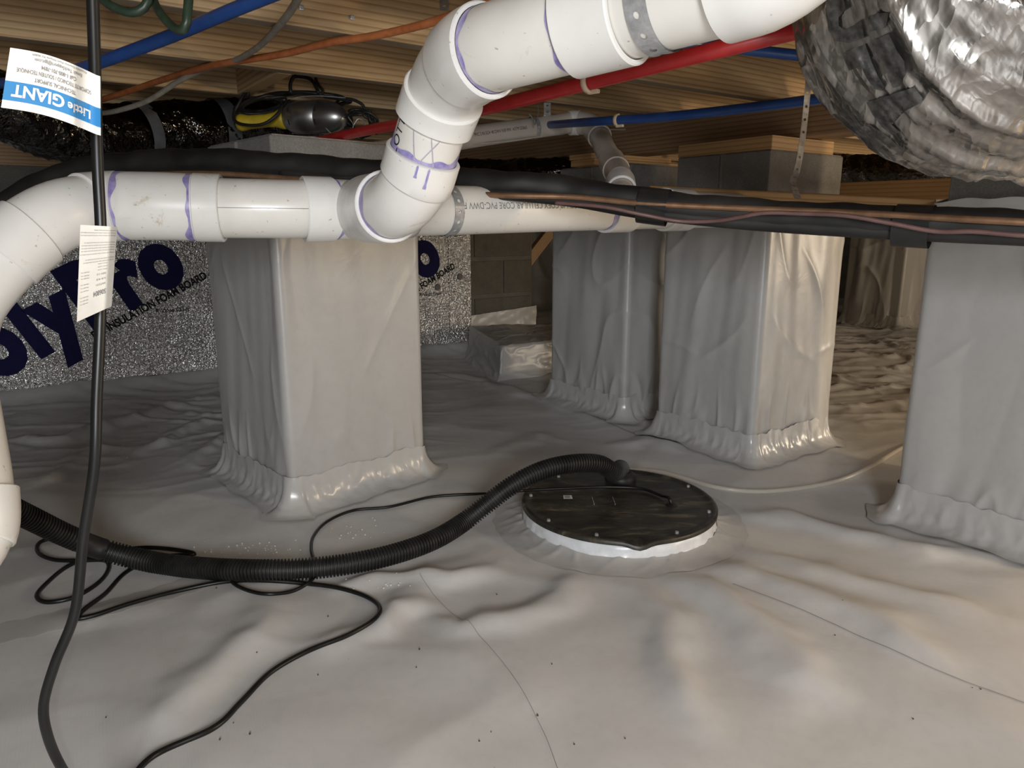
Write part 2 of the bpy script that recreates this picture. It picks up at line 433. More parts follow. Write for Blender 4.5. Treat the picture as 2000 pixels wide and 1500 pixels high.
ridge([(1230, 1110), (1280, 1200), (1330, 1330), (1350, 1480)], .013, .035)
ridge([(1290, 1100), (1420, 1190), (1560, 1300), (1650, 1420)], .016, .032)
ridge([(1350, 1085), (1500, 1140), (1700, 1230), (1900, 1330)], .015, .036)
ridge([(1410, 1060), (1600, 1110), (1800, 1180), (2050, 1260)], .013, .034)
ridge([(1150, 1110), (1050, 1200), (960, 1260)], .012, .03)
ridge([(980, 1060), (860, 1130), (700, 1230), (560, 1300)], .010, .035)
ridge([(830, 1200), (940, 1240), (1000, 1180)], .010, .025)
ridge([(560, 1120), (480, 1240), (380, 1350), (300, 1480)], .012, .035)
ridge([(250, 900), (330, 850), (440, 815)], .014, .018)
ridge([(0, 850), (120, 865), (200, 840), (330, 800), (455, 775)], .020, .02)
ridge([(60, 960), (150, 900), (240, 870)], .012, .02)
ridge([(380, 920), (440, 860), (470, 830)], .012, .018)
ridge([(950, 900), (1050, 850), (1120, 870)], .008, .03)
ridge([(1180, 880), (1260, 860), (1340, 890)], .012, .03)
ridge([(620, 1150), (760, 1120), (900, 1130), (1000, 1090)], .012, .02)
ridge([(740, 1260), (760, 1190), (900, 1180)], .010, .018)
ridge([(0, 1260), (200, 1200), (420, 1140)], .006, .03)
def hfun(x, y):
    x = np.asarray(x, float); y = np.asarray(y, float)
    h = .012*perlin(x*1.3+3, y*1.3, 1)+.006*perlin(x*3.1, y*3.1, 2)+.0022*perlin(x*8, y*8, 3)
    x0_, y0_ = x, y
    x = x0_+.045*perlin(x0_*4, y0_*4, 71)+.012*perlin(x0_*14, y0_*14, 72); y = y0_+.045*perlin(x0_*4, y0_*4, 73)+.012*perlin(x0_*14, y0_*14, 74)
    for pts, amp, wd in RIDGES:
        wd = wd*1.25; amp = amp*1.2
        m = np.zeros_like(h)
        for i, (a, b) in enumerate(zip(pts, pts[1:])):
            d, t = seg_dist(x, y, a, b); tt = (i+t)/(len(pts)-1)
            fade = np.clip(np.minimum(tt, 1-tt)*3.2+.04, 0, 1); fade = fade*fade*(3-2*fade)
            m = np.maximum(m, np.exp(-(d/wd)**2)*fade)
        h = h+amp*m
    x, y = x0_, y0_
    h = h+.0045*ridged(x*1.9+.5*perlin(x*2,y*2,75), y*2.3, 76, 2)
    # wrinkles: smooth near the camera, sharper towards the walls, crumpled at the far right
    left = np.clip((y-1.6)*.9, 0, 1)*np.clip((-.1-x)*2.2, 0, 1)
    wx = x*2.2+.6*perlin(x*2, y*2, 9); wy = y*6+.6*perlin(x*3, y*2, 8)
    h = h+left*.013*ridged(wx, wy, 11, 4)+left*.006*ridged(x*9, y*14, 12, 4)
    mid = np.clip((y-2.2), 0, 1)*np.clip(x+.5, 0, 1)
    h = h+mid*.007*ridged(x*3+1, y*7, 13, 4)
    far = np.clip((y-2.35)*2.5, 0, 1)*np.clip((x-1.05)*3, 0, 1)
    h = h+far*(.018*ridged(x*3+perlin(x*3,y*3,4), y*4, 14, 3.5)+.006*ridged(x*8, y*8, 15, 3.5)+.02*perlin(x*2.3, y*2.3, 21))
    rr = np.hypot(x-LC.x, y-LC.y); th = np.arctan2(y-LC.y, x-LC.x)
    h = h+.003*np.exp(-np.maximum(rr-LR, 0)/.05)*(rr >= LR*.9)
    h = h*np.clip((rr-LR*.9)/.12, .0, 1)
    # turn-up at the foamed wall
    nn = x*N.x+y*N.y-WN; ss = x*U.x+y*U.y-WS
    h = h+np.where(ss < 1.35, .045*np.exp(np.minimum(0, nn+.03)/.05), 0)
    return h
def floorpt(x, y, dz=.0):
    p = G(x, y, dz)
    for _ in range(4): p = G(x, y, dz+float(hfun(p.x, p.y)))
    return p
def axis(parts):
    out = []
    for a, b, st in parts: out += list(np.arange(a, b, st))
    return np.array(out)
gx = axis([(-3.4, -1.3, .03), (-1.3, 1.7, .011), (1.7, 2.9, .018), (2.9, 7.4, .08)])
gy = axis([(-2.4, .5, .08), (.5, 2.6, .011), (2.6, 4.9, .018), (4.9, 8.0, .05)])
GX, GY = np.meshgrid(gx, gy, indexing='ij')
HZ = hfun(GX, GY)
floor = grid_obj('floor', np.stack([GX, GY, HZ], -1), M['liner'])
tag(floor, 'white woven plastic liner with soft folds covering the ground', kind='structure')
# clear tape seam at the left foreground
def strip_on_floor(name, pts, wd, mat, parent, dz=.0015, n=90, k=8):
    pa = Path([Vector((p.x, p.y, 0)) for p in pts], 10); A = np.zeros((n, k, 3))
    for i in range(n):
        c, t, _, _ = pa.at(pa.len*i/(n-1)); s = Vector((-t.y, t.x, 0)).normalized()
        for j in range(k):
            q = c+s*wd*(j/(k-1)-.5)*(1+.06*math.sin(i*.9)); A[i, j] = (q.x, q.y, 0)
    A[..., 2] = hfun(A[..., 0], A[..., 1])+dz
    return grid_obj(name, A, mat, parent)
tag(strip_on_floor('seam_tape', [G(-60, 1255), G(120, 1215), G(300, 1165), G(430, 1125), G(560, 1105)], .075, M['film'], floor), 'clear wrinkled seam tape strip')
tag(strip_on_floor('seam_line', [G(1430, 1150), G(1600, 1220), G(1800, 1310), G(2020, 1385)], .0022, M['seam'], floor, .001), 'thin overlapping edge of the liner')
tag(strip_on_floor('seam_line', [G(820, 1130), G(980, 1290), G(1060, 1420), G(1090, 1500)], .0012, M['seam'], floor, .001), 'thin crease line')
tag(strip_on_floor('seam_line', [G(826, 728), G(985, 758), G(1100, 795), G(1240, 846), G(1310, 870)], .005, M['seam'], floor, .0015), 'thin overlapping edge of the liner')
# crumbs
def crumbs(name, spots, r, mat, label):
    bm = bmesh.new()
    for x, y in spots:
        p = floorpt(x, y, .001); rr = r*random.uniform(.5, 1.4)
        bmesh.ops.create_icosphere(bm, subdivisions=1, radius=rr, matrix=Matrix.Translation(p+Z*rr*.5))
    me = bpy.data.meshes.new(name); me.materials.append(mat); bm.to_mesh(me); bm.free()
    o = bpy.data.objects.new(name, me); COL.objects.link(o); return tag(o, label, 'debris', kind='stuff')
crumbs('foam_crumbs', [(random.gauss(500, 60), random.gauss(1072, 8)) for _ in range(40)]+[(random.gauss(745, 35), random.gauss(1138, 10)) for _ in range(14)]+[(random.gauss(690, 30), random.gauss(1035, 18)) for _ in range(18)], .0016, M['crumb'], 'scattered tiny white foam crumbs on the liner beside the corrugated hose')
crumbs('dirt_specks', [(random.uniform(200, 1950), random.uniform(1090, 1480)) for _ in range(22)]+[(1631, 1241), (1050, 1398), (1711, 1042), (1650, 936), (488, 1434)], .0013, M['grit'], 'small dark dirt specks scattered over the floor liner')

# ------------------------------------------------------------------ ceiling
ZJ = 1.055; JH = .235; JT = .038
def slab(name, s0, s1, n0, n1, z0, z1, mat, parent=None, bevel=0):
    c = U*((s0+s1)/2)+N*((n0+n1)/2)+Z*((z0+z1)/2)
    return box_obj(name, c, (s1-s0, n1-n0, z1-z0), mat, parent, UR, bevel)
SA, SB = -3.0, 6.6
ceiling = slab('ceiling', SA, SB, -1.6, 4.75, ZJ+JH, ZJ+JH+.02, M['ply'])
tag(ceiling, 'plywood subfloor over the wooden floor joists', kind='structure')
JN = [1.40+.400*k for k in range(-7, 9)]
jm = None
def child_keep(o, parent):
    o.parent = parent; o.matrix_parent_inverse = parent.matrix_world.inverted() if False else Matrix.LocRotScale(parent.location, parent.rotation_euler.to_quaternion(), parent.scale).inverted()
for k, n0 in enumerate(JN):
    c = U*((SA+SB)/2)+N*(n0+JT/2)+Z*(ZJ+JH/2)
    if jm is None:
        j = box_obj('joist', c, (SB-SA, JT, JH), None, None, UR, .003, mats=[M['wood'], M['woodend']]); jm = j.data
    else:
        j = bpy.data.objects.new('joist', jm); COL.objects.link(j); j.location = c; j.rotation_euler = (0, 0, UR)
    child_keep(j, ceiling)
def on_joist(x, y, k):
    n0 = JN[k]; r = ray(x, y); t = (n0-H*0)/(r.dot(N)); return Vector((0, 0, H))+r*(n0/r.dot(N))
for x, y in ((588, 16), (687, 35)):
    p = on_joist(x, y, 7)
    s = box_obj('screw', p-N*.002, (.009, .006, .009), M['galv'], None, UR, .002); child_keep(s, ceiling)
p = on_joist(805, 58, 7); child_keep(box_obj('screw', p-N*.002, (.009, .006, .009), M['galv'], None, UR, .002), ceiling)
# solid blocking between two joists, left of the drop light
c = on_joist(475, 160, 9)
child_keep(box_obj('blocking', Vector((c.x, c.y, ZJ+.1))-N*.18, (.038, .36, .2), M['wood'], None, UR, .003), ceiling)

# ------------------------------------------------------------------ walls
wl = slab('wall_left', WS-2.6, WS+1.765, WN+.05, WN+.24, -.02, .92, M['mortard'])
tag(wl, 'dark concrete block foundation wall behind the foil insulation boards', kind='structure')
zc = [-.123, .080, .292, .504, .716]
bmesh_cache = None
for r, z0 in enumerate(zc):
    off = 1.56 if r % 2 == 0 else 1.36
    for q in range(-2, 2):
        a = off+q*.405; b = a+.395
        if b < 1.2 or a > 1.74: continue
        a = max(a, 1.19); b = min(b, 1.762)
        if b-a < .04: continue
        z1 = min(z0+.2, .915)
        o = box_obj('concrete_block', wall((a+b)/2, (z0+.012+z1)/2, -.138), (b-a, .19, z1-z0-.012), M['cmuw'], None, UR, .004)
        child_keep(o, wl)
child_keep(slab('sill_plate', WS-2.6, WS+1.77, WN+.03, WN+.23, .92, ZJ-.002, M['wooddk'], None, .003), wl)
# foam boards
def textframe(s, z, ang, off):
    ca, sa = math.cos(ang), math.sin(ang)
    return lambda x, y: wall(s+x*ca-y*sa, z+x*sa+y*ca, off)
edges = [-2.34, -1.12, .09, 1.31]
TA = math.radians(26.8)
for i in range(3):
    a, b = edges[i]+.002, edges[i+1]-.002
    fb = box_obj('foam_board', wall((a+b)/2, .41, -.02), (b-a, .04, .72), None, None, UR, .002, mats=[M['foilb'], M['foam']])
    tag(fb, ['foil-faced foam board at the far left', 'foil-faced foam board with large navy lettering left of the front pier', 'foil-faced foam board seen right of the front pier'][i])
    child_keep(fb, wl)
    if i:
        d = 0 if i == 1 else 1.285
        inv = fb
        def pt(name, body, s, z, size, mat, bold=0, align='LEFT', sx=1, ang=TA, fb=fb):
            o = print_text(name, body, textframe(s, z, ang, .0009), mat, None, size, bold, align, sx)
            child_keep2(o, fb)
        def child_keep2(o, fb):
            o.parent = fb; m = Matrix.LocRotScale(fb.location, fb.rotation_euler.to_quaternion(), fb.scale)
            pm = Matrix.LocRotScale(wl.location, wl.rotation_euler.to_quaternion(), wl.scale)
            o.matrix_parent_inverse = m.inverted()
        SPC[0] = 1.13
        pt('lettering', 'PolyPro' if i == 1 else 'Pro', -.158+d, .482, .350, M['ink'], .021, 'RIGHT', .80)
        SPC[0] = 1.0
        pt('lettering', 'EPS INSULATION FOAM BOARD', -.545+d, .228, .0460, M['inkk'], .0016, 'LEFT', .80)
        pt('lettering', 'R-Value Chart', -.302+d, .322, .026, M['inkk'], .0003, 'LEFT', .9, 0)
        for q in range(9):
            # rows of small printed table text under the chart heading
            pt('lettering', 'Thickness  R-Value' if q == 0 else '1 in  R 4.0   2 in  R 8.0'[:18+q % 3], -.30+d, .30-.0125*q, .011, M['inkg'], 0, 'LEFT', .8, 0)
        for q in range(12):
            pt('lettering', 'Refer to the installation guide', -.215+d, .30-.0145*q-.03, .010, M['inkg'], 0, 'LEFT', .8, 0)
def disc(name, c, nrm, r, h, mat, parent=None, seg=20):
    bm = bmesh.new(); bmesh.ops.create_cone(bm, cap_ends=True, segments=seg, radius1=r, radius2=r*.86, depth=h)
    me = bpy.data.meshes.new(name); me.materials.append(mat); bm.to_mesh(me); bm.free()
    o = bpy.data.objects.new(name, me); COL.objects.link(o); o.location = c; o.rotation_euler = Vector(nrm).to_track_quat('Z', 'Y').to_euler()
    return o
a_ = np.linspace(1.27, 1.78, 50)[:, None]; t_ = np.linspace(0, 1, 14)[None, :]
zt_ = .19+.03*(a_-1.3)/.47; zz_ = -.01+(zt_+.01)*t_+0*a_; oo_ = -.035+.012+.010*perlin(a_*9+zz_*6, zz_*8, 66)+.008*ridged(a_*6-zz_*9, zz_*7, 67, 4)+.05*(1-t_)**3
up = np.zeros((50, 14, 3)); 
for i in range(3): up[..., i] = W0[i]+a_*U[i]-oo_*N[i]+zz_*Z[i]
o = grid_obj('liner_upturn', up, M['wrap']); child_keep(o, wl); tag(o, 'plastic liner turned up the foot of the block wall')
for s, z in ((1.095, .365), (1.235, .415)):
    o = disc('washer', wall(s, z, .004), -N, .018, .006, M['washer']); child_keep(o, wl)
pv_, pf_ = [], []
for q in range(34):
    z0 = .07+q*.0205; b0 = len(pv_); pv_ += [wall(1.1635, z0, .0009), wall(1.1665, z0, .0009), wall(1.1665, z0+.011, .0009), wall(1.1635, z0+.011, .0009)]; pf_.append((b0, b0+1, b0+2, b0+3))
o = mesh_obj('perforation_line', pv_, pf_, M['inkk'], None, smooth=False); child_keep2(o, fb)
# other walls of the crawlspace
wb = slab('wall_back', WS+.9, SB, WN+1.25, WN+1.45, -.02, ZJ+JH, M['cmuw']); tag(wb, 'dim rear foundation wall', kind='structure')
wf = slab('wall_right', SB-.2, SB, -1.6, WN+1.25, -.02, ZJ+JH, M['cmu']); tag(wf, 'right foundation wall', kind='structure')
# plastic hung on the lower part of the rear wall
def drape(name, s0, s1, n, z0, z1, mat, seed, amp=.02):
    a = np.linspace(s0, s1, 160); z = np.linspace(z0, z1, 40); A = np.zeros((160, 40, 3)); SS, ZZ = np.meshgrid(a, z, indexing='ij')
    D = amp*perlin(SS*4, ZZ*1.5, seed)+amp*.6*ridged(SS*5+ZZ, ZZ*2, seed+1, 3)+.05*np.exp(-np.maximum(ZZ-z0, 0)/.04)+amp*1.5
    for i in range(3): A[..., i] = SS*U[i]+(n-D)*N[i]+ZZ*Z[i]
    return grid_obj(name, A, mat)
tag(drape('rear_wall_liner', WS+1.0, SB-.3, WN+1.25, -.01, .80, M['shadepoly'], 51), 'grey plastic liner, darkened in colour for shade, hung on the rear wall in the dark gap', 'liner')

# ------------------------------------------------------------------ piers
blk_mesh = {}
def block(c, size, rot, parent, mat=None, name='concrete_block'):
    key = tuple(round(s, 3) for s in size)
    if key not in blk_mesh:
        o = box_obj(name, c, size, mat or M['cmu'], None, rot, .004); blk_mesh[key] = o.data
    else:
        o = bpy.data.objects.new(name, blk_mesh[key]); COL.objects.link(o); o.location = c; o.rotation_euler = (0, 0, rot)
    o.parent = parent; return o
def rrect(hu, hn, rad, n):
    pts = []; nr = []
    segs = [((hu-rad)*2, 0), (rad*math.pi/2, 1), ((hn-rad)*2, 0), (rad*math.pi/2, 1)]*2
    tot = 4*(hu-rad)+4*(hn-rad)+2*math.pi*rad
    cs = [(-(hu-rad), -hn, 1, 0), None]
    out = []
    for k in range(n):
        s = tot*k/n; 
        L = [2*(hu-rad), rad*math.pi/2, 2*(hn-rad), rad*math.pi/2, 2*(hu-rad), rad*math.pi/2, 2*(hn-rad), rad*math.pi/2]
        i = 0
        while s > L[i]: s -= L[i]; i += 1
        a, b = hu-rad, hn-rad
        if i == 0: p = (-a+s, -hn); q = (0, -1)
        elif i == 2: p = (hu, -b+s); q = (1, 0)
        elif i == 4: p = (a-s, hn); q = (0, 1)
        elif i == 6: p = (-hu, b-s); q = (-1, 0)
        else:
            cx, cy = [(a, -b), (a, b), (-a, b), (-a, -b)][(i-1)//2]; th = -math.pi/2+(i-1)//2*math.pi/2+s/rad
            q = (math.cos(th), math.sin(th)); p = (cx+rad*q[0], cy+rad*q[1])
        out.append((*p, *q, tot*k/n))
    return np.array(out), tot
def pier(key, label, ztop, wraptop, seed, creases=(), amp=.008, flare=.012, apron=True, vert=1.0):
    c, u, n, hu, hn = PIERS[key]
    rot = math.atan2(u.y, u.x)
    root = empty('block_pier'); tag(root, label, 'pier')
    bh = .203
    zt = ztop; k = 0
    while zt > .25 or k < 2:
        zb = zt-.198
        if k % 2 == 0:
            for sg in (-1, 1): block(c+n*sg*(hn-.012)/2+Z*(zt+zb)/2, (2*hu-.03, hn-.026, .198), rot, root)
        else:
            for sg in (-1, 1): block(c+u*sg*(hu-.012)/2+Z*(zt+zb)/2, (hu-.026, 2*hn-.03, .198), rot, root)
        jt = box_obj('mortar', c+Z*(zt+zb)/2, (2*hu-.045, 2*hn-.045, .203), M['mortar'], root, rot, 0)
        zt -= bh; k += 1
    nr = 330; R, tot = rrect(hu, hn, .014, nr)
    zs = np.concatenate([np.linspace(-.004, .12, 30), np.linspace(.125, wraptop, 105)])
    s = R[:, 4][:, None]*np.ones((1, len(zs))); z = zs[None, :]*np.ones((nr, 1))
    # periodic coordinates
    th = s/tot*2*math.pi; cx = np.cos(th)*tot/6.283; cy = np.sin(th)*tot/6.283
    d = np.zeros_like(s)
    lx = R[:, 0][:, None]+0*z; ly = R[:, 1][:, None]+0*z
    sA = lx*1.0+ly*1.3
    d += amp*.9*perlin(sA*5.5*vert+z*.6*np.sin(seed), z*1.2+ly*2, seed)+amp*.30*perlin(sA*13*vert+z*1.5, z*2, seed+1)
    mk = np.clip(perlin(sA*2.5, z*2.2, seed+20)*2.5, 0, 1)
    d += amp*.55*mk*ridged(sA*2.1+z*1.7, z*1.1-sA*.8, seed+2, 7)+amp*.4*np.clip(1-mk*1.5, 0, 1)*ridged(sA*1.8-z*2.3, z*1.4+sA, seed+3, 9)
    d += np.exp(-((z-.10)/.07)**2)*(.006*perlin(sA*15+z*4, z*2.5, seed+4)-.003)+np.exp(-((z-.12)/.06)**2)*.006*ridged(sA*9, z*3, seed+6, 3)
    # soften at corners so that the block edge shows
    face = np.clip((np.minimum(hu-np.abs(lx), hn-np.abs(ly)))/.02, 0, 1)
    ed = np.maximum(np.abs(lx)/hu, np.abs(ly)/hn)
    cor = np.clip((np.minimum(np.abs(lx)/hu, np.abs(ly)/hn)-.8)/.2, 0, 1)
    d = d*(1-.75*cor)+.006
    d += flare*np.exp(-z/.035)
    d = np.maximum(d, .001)
    X = lx+R[:, 2][:, None]*d; Y = ly+R[:, 3][:, None]*d
    base = np.array(c)
    A = np.zeros((nr, len(zs), 3))
    for i in range(3): A[..., i] = base[i]+X*u[i]+Y*n[i]
    A[..., 2] = z + np.where(z > wraptop-.02, .010*perlin(sA*9, 0*z, seed+7), 0)
    A[:, 0, 2] = hfun(A[:, 0, 0], A[:, 0, 1])-.002
    wr = grid_obj('liner_wrap', A, M['wrap'], root, close_u=True)
    if apron:
        m = 16; B = np.zeros((nr, m, 3)); hz = .085+.010*perlin(s[:, :1]*11, s[:, :1]*0, seed+5)+.006*perlin(s[:, :1]*37, s[:, :1]*0, seed+6)
        t = np.linspace(0, 1, m)[None, :]
        s1 = s[:, :1]; lx1 = R[:, 0][:, None]; ly1 = R[:, 1][:, None]
        wd = .040+.010*perlin(lx1*17+ly1*13, lx1*3, seed+8)
        # follows the wrap down then out along the floor
        zz = hz*(1-t)**2.2+.002; pl = .002*ridged(lx1*14+ly1*11, zz*12, seed+11, 3)
        oo = .010+flare*t+wd*t**2.2
        wr_ = .0025*perlin((lx1+ly1*1.3)*30, t*3, seed+9)*np.sin(np.pi*np.clip(t, 0, 1))+.0015*ridged((lx1-ly1)*30, t*3, seed+10, 4)*np.sin(np.pi*t)
        # corner pleats
        cr = np.clip((np.minimum(np.abs(lx1)/hu, np.abs(ly1)/hn)-.85)/.15, 0, 1)
        oo = oo+cr*.03*t*(1+np.sin(s1*260))*.6+wr_+pl
        X = lx1+R[:, 2][:, None]*oo; Y = ly1+R[:, 3][:, None]*oo
        for i in range(3): B[..., i] = base[i]+X*u[i]+Y*n[i]
        B[..., 2] = zz+hfun(B[..., 0], B[..., 1])*t+wr_*.8+.002
        ap = grid_obj('liner_apron', B, M['tape'], root, close_u=True); tag(ap, 'glossy taped plastic skirt at the foot')
    return root
pier('front', 'plastic-wrapped block pier holding the drop light, nearest on the left', .897, .76, 100, amp=.007)
pier('mid', 'plastic-wrapped block pier in the centre right with a warm-lit side', .900, .735, 210, amp=.011, vert=1.1)
pier('back', 'plastic-wrapped block pier behind and left of the centre-right one', .900, .72, 320, amp=.014)
pier('right', 'plastic-wrapped block pier cut by the right picture edge under the foil duct', .897, .752, 431, amp=.011, vert=.7)
pier('far', 'small far plastic-wrapped pier seen in the gap before the right one', .95, .94, 540, amp=.03, flare=.03)

# low plastic-covered footing by the left wall
def footing():
    a, b, cc, d = Vector((-.05, 3.225, 0)), Vector((.50, 3.60, 0)), Vector((.25, 4.02, 0)), Vector((-.235, 3.86, 0))
    quad = [a, b, cc, d]; cen = (a+b+cc+d)/4
    nr = 220; per = []; tot = 0
    for i in range(4): tot += (quad[(i+1) % 4]-quad[i]).length
    P_ = []
    for k in range(nr):
        s = tot*k/nr; i = 0
        while s > (quad[(i+1) % 4]-quad[i]).length: s -= (quad[(i+1) % 4]-quad[i]).length; i += 1
        e = quad[(i+1) % 4]-quad[i]; P_.append(quad[i]+e.normalized()*s)
    P_ = np.array([[p.x, p.y] for p in P_]); cn = np.array([cen.x, cen.y])
    prof = [(1.16, -.01), (1.10, .008), (1.05, .025), (1.02, .06), (1.01, .11), (1.0, .13), (.985, .148), (.95, .155), (.8, .157), (.6, .158), (.35, .157), (.12, .157), (0, .157)]
    ff = []
    for (k0, z0), (k1, z1) in zip(prof, prof[1:]):
        for t in range(4): ff.append((k0+(k1-k0)*t/4, z0+(z1-z0)*t/4))
    A = np.zeros((nr, len(ff), 3))
    for j, (k, z) in enumerate(ff):
        q = cn+(P_-cn)*k; A[:, j, 0] = q[:, 0]; A[:, j, 1] = q[:, 1]; A[:, j, 2] = z
    X, Y, ZZ = A[..., 0].copy(), A[..., 1].copy(), A[..., 2].copy()
    w = .009*ridged(X*4+ZZ*9, Y*4-ZZ*8, 61, 6)+.005*ridged(X*9-ZZ*12, Y*7+ZZ*10, 62, 5)+.012*perlin(X*4, Y*4+ZZ*4, 63)
    dx = X-cn[0]; dy = Y-cn[1]; L = np.hypot(dx, dy)+1e-6
    A[..., 0] += dx/L*w*np.clip(L*6, 0, 1); A[..., 1] += dy/L*w*np.clip(L*6, 0, 1); A[..., 2] += w*.7
    return grid_obj('covered_footing', A, M['wrap'], close_u=True)
tag(footing(), 'low footing covered in crumpled plastic beside the foil-board wall', 'footing')

# ------------------------------------------------------------------ girder and boards
def beam(name, a, b, w_, h_, mat, label=None, cat=None, group=None, bevel=.003, parent=None, roll=0):
    a, b = Vector(a), Vector(b); d = b-a; o = box_obj(name, (a+b)/2, (d.length, w_, h_), mat, None, 0, bevel)
    o.rotation_euler = (d.to_track_quat('X', 'Z')).to_euler()
    if label: tag(o, label, cat, group)
    return o
cm = PIERS['mid'][0]; nb = Vector((-.602, .799, 0))
g = empty('girder'); tag(g, 'dark built-up wooden girder running back over the row of piers', 'beam')
for q in (-1, 1):
    o = beam('girder_ply', cm-nb*2.2+U*q*.030+Z*.997, cm+nb*1.95+U*q*.030+Z*.997, .057, .112, M['wooddk']); o.parent = g
cmb = PIERS['back'][0]
def shim(c, size, label, rot=None, mat=None):
    o = box_obj('wood_shim', c, size, mat or M['woodo'], None, UR if rot is None else rot, .002); return tag(o, label, 'wood shim', 'wood shims between piers and girder')
shim(cm+Z*.920-U*.03, (.30, .34, .038), 'wide flat wood shim plate on the centre-right pier')
shim(cmb+Z*.912-U*.02, (.42, .13, .022), 'lower wood shim on the pier behind the drain elbow')
shim(cmb+Z*.932-U*.05-nb*.01, (.40, .12, .018), 'upper wood shim on the pier behind the drain elbow')
crr = PIERS['right'][0]
shim(crr+Z*.919+nb*.03, (.40, .30, .038), 'wood shim plate on the right pier behind the foil duct')
bt = beam('wood_batten', P(1270, 372, 2.02)+Z*-.002, P(1826, 402, 1.66), .020, .030, M['woodo'], 'pale orange wood batten behind the black line set', 'board')
beam('wood_brace', P(1022, 520, 4.35), P(1092, 430, 4.45), .04, .07, M['wooddk'], 'diagonal wooden brace in the dark gap beyond the block wall', 'board')
beam('wood_ledger', P(1600, 376, 2.5), P(1960, 366, 1.95), .03, .06, M['woodo'], 'dull wooden board behind the centre-right pier', 'board')

# ------------------------------------------------------------------ PVC drains
RP, RH = .0445, .0508
drain = empty('drain_pipe'); tag(drain, 'white plastic drain line with angled branch crossing the picture, nearest pipe', 'pipe')
pa = Path([P(-230, 1150, .84), P(-120, 1118, .86), P(-62, 1050, .89), P(-56, 960, .905), P(-70, 860, .915), P(-86, 760, .925), P(-92, 680, .93), P(-74, 600, .94), P(-20, 528, .955), P(50, 462, .98), P(120, 420, 1.01), P(195, 405, 1.055), P(300, 403, 1.07),
           P(400, 406, 1.09), P(520, 408, 1.11), P(620, 409, 1.14), P(700, 410, 1.19), P(780, 411, 1.25), P(880, 411, 1.319), P(1000, 410, 1.4125), P(1180, 409, 1.58), P(1400, 410, 1.85), P(1560, 411, 2.12)], 10)
pb = Path([P(690, 410, 1.18), P(725, 408, 1.11), P(758, 404, 1.04), P(788, 388, 1.0), P(812, 352, .975), P(828, 300, .955), P(843, 252, .935), P(858, 210, .915), P(876, 165, .885), P(903, 128, .84), P(945, 101, .79), P(1040, 72, .745), P(1170, 34, .70), P(1301, -4, .655), P(1440, -46, .61), P(1500, -70, .59), P(1560, -120, .575), P(1585, -190, .57)], 10)
def pseg(path, nm, a, b, r, mat, par=drain): return path.seg(nm, path.near(*a), path.near(*b), r, mat, par, ns=40)
pseg(pa, 'elbow', (-230, 1150), (-60, 1030), RP+.002, M['pvch'])
pseg(pa, 'pipe', (-58, 1040), (-88, 640), RP, M['pvc'])
hub(pa, 'coupling', pa.near(-62, 1050), pa.near(-56, 962), RH, M['pvch'], drain)
pseg(pa, 'elbow', (-90, 650), (205, 405), RP+.0025, M['pvch'])
hub(pa, 'coupling', pa.near(4, 506), pa.near(62, 452), RH, M['pvch'], drain)
hub(pa, 'coupling', pa.near(165, 410), pa.near(236, 404), RH, M['pvch'], drain)
pseg(pa, 'pipe', (200, 405), (400, 406), RP+.0052, M['pvch'])
hub(pa, 'coupling', pa.near(378, 405), pa.near(437, 406), RH, M['pvch'], drain)
pseg(pa, 'pipe', (400, 406), (640, 409), RP, M['pvc'])
hub(pa, 'coupling', pa.near(588, 409), pa.near(644, 409), RH, M['pvch'], drain)
wy = pseg(pa, 'wye', (640, 409), (800, 411), RP+.003, M['pvch'])
pseg(pa, 'pipe', (790, 411), (1560, 411), RP, M['pvc'])
hub(pa, 'coupling', pa.near(1175, 409), pa.near(1225, 409), RH, M['pvch'], drain)
hub(pa, 'coupling', pa.near(1290, 409), pa.near(1330, 409), RH, M['pvch'], drain)
# branch
pseg(pb, 'branch_neck', (690, 410), (760, 404), RP+.003, M['pvch'])
hub(pb, 'coupling', pb.near(722, 408), pb.near(762, 402), RH+.001, M['rim'], drain)
pseg(pb, 'elbow', (758, 404), (826, 310), RP+.002, M['pvch'])
hub(pb, 'coupling', pb.near(812, 352), pb.near(829, 298), RH, M['pvch'], drain)
pseg(pb, 'pipe', (826, 310), (850, 235), RP, M['pvc'])
hub(pb, 'coupling', pb.near(848, 238), pb.near(868, 183), RH+.001, M['pvch'], drain)
pseg(pb, 'elbow', (866, 190), (945, 101), RP+.003, M['pvch'])
hub(pb, 'coupling', pb.near(908, 124), pb.near(952, 98), RH, M['pvch'], drain)
pseg(pb, 'pipe', (945, 101), (1150, 40), RP, M['pvc'])
hub(pb, 'coupling', pb.near(1112, 50), pb.near(1232, 15), RH, M['pvch'], drain)
pseg(pb, 'pipe', (1225, 20), (1460, -52), RP, M['pvc'])
hub(pb, 'coupling', pb.near(1415, -40), pb.near(1560, -120), RH, M['pvch'], drain)
pseg(pb, 'elbow', (1500, -70), (1585, -190), RP+.002, M['pvch'])
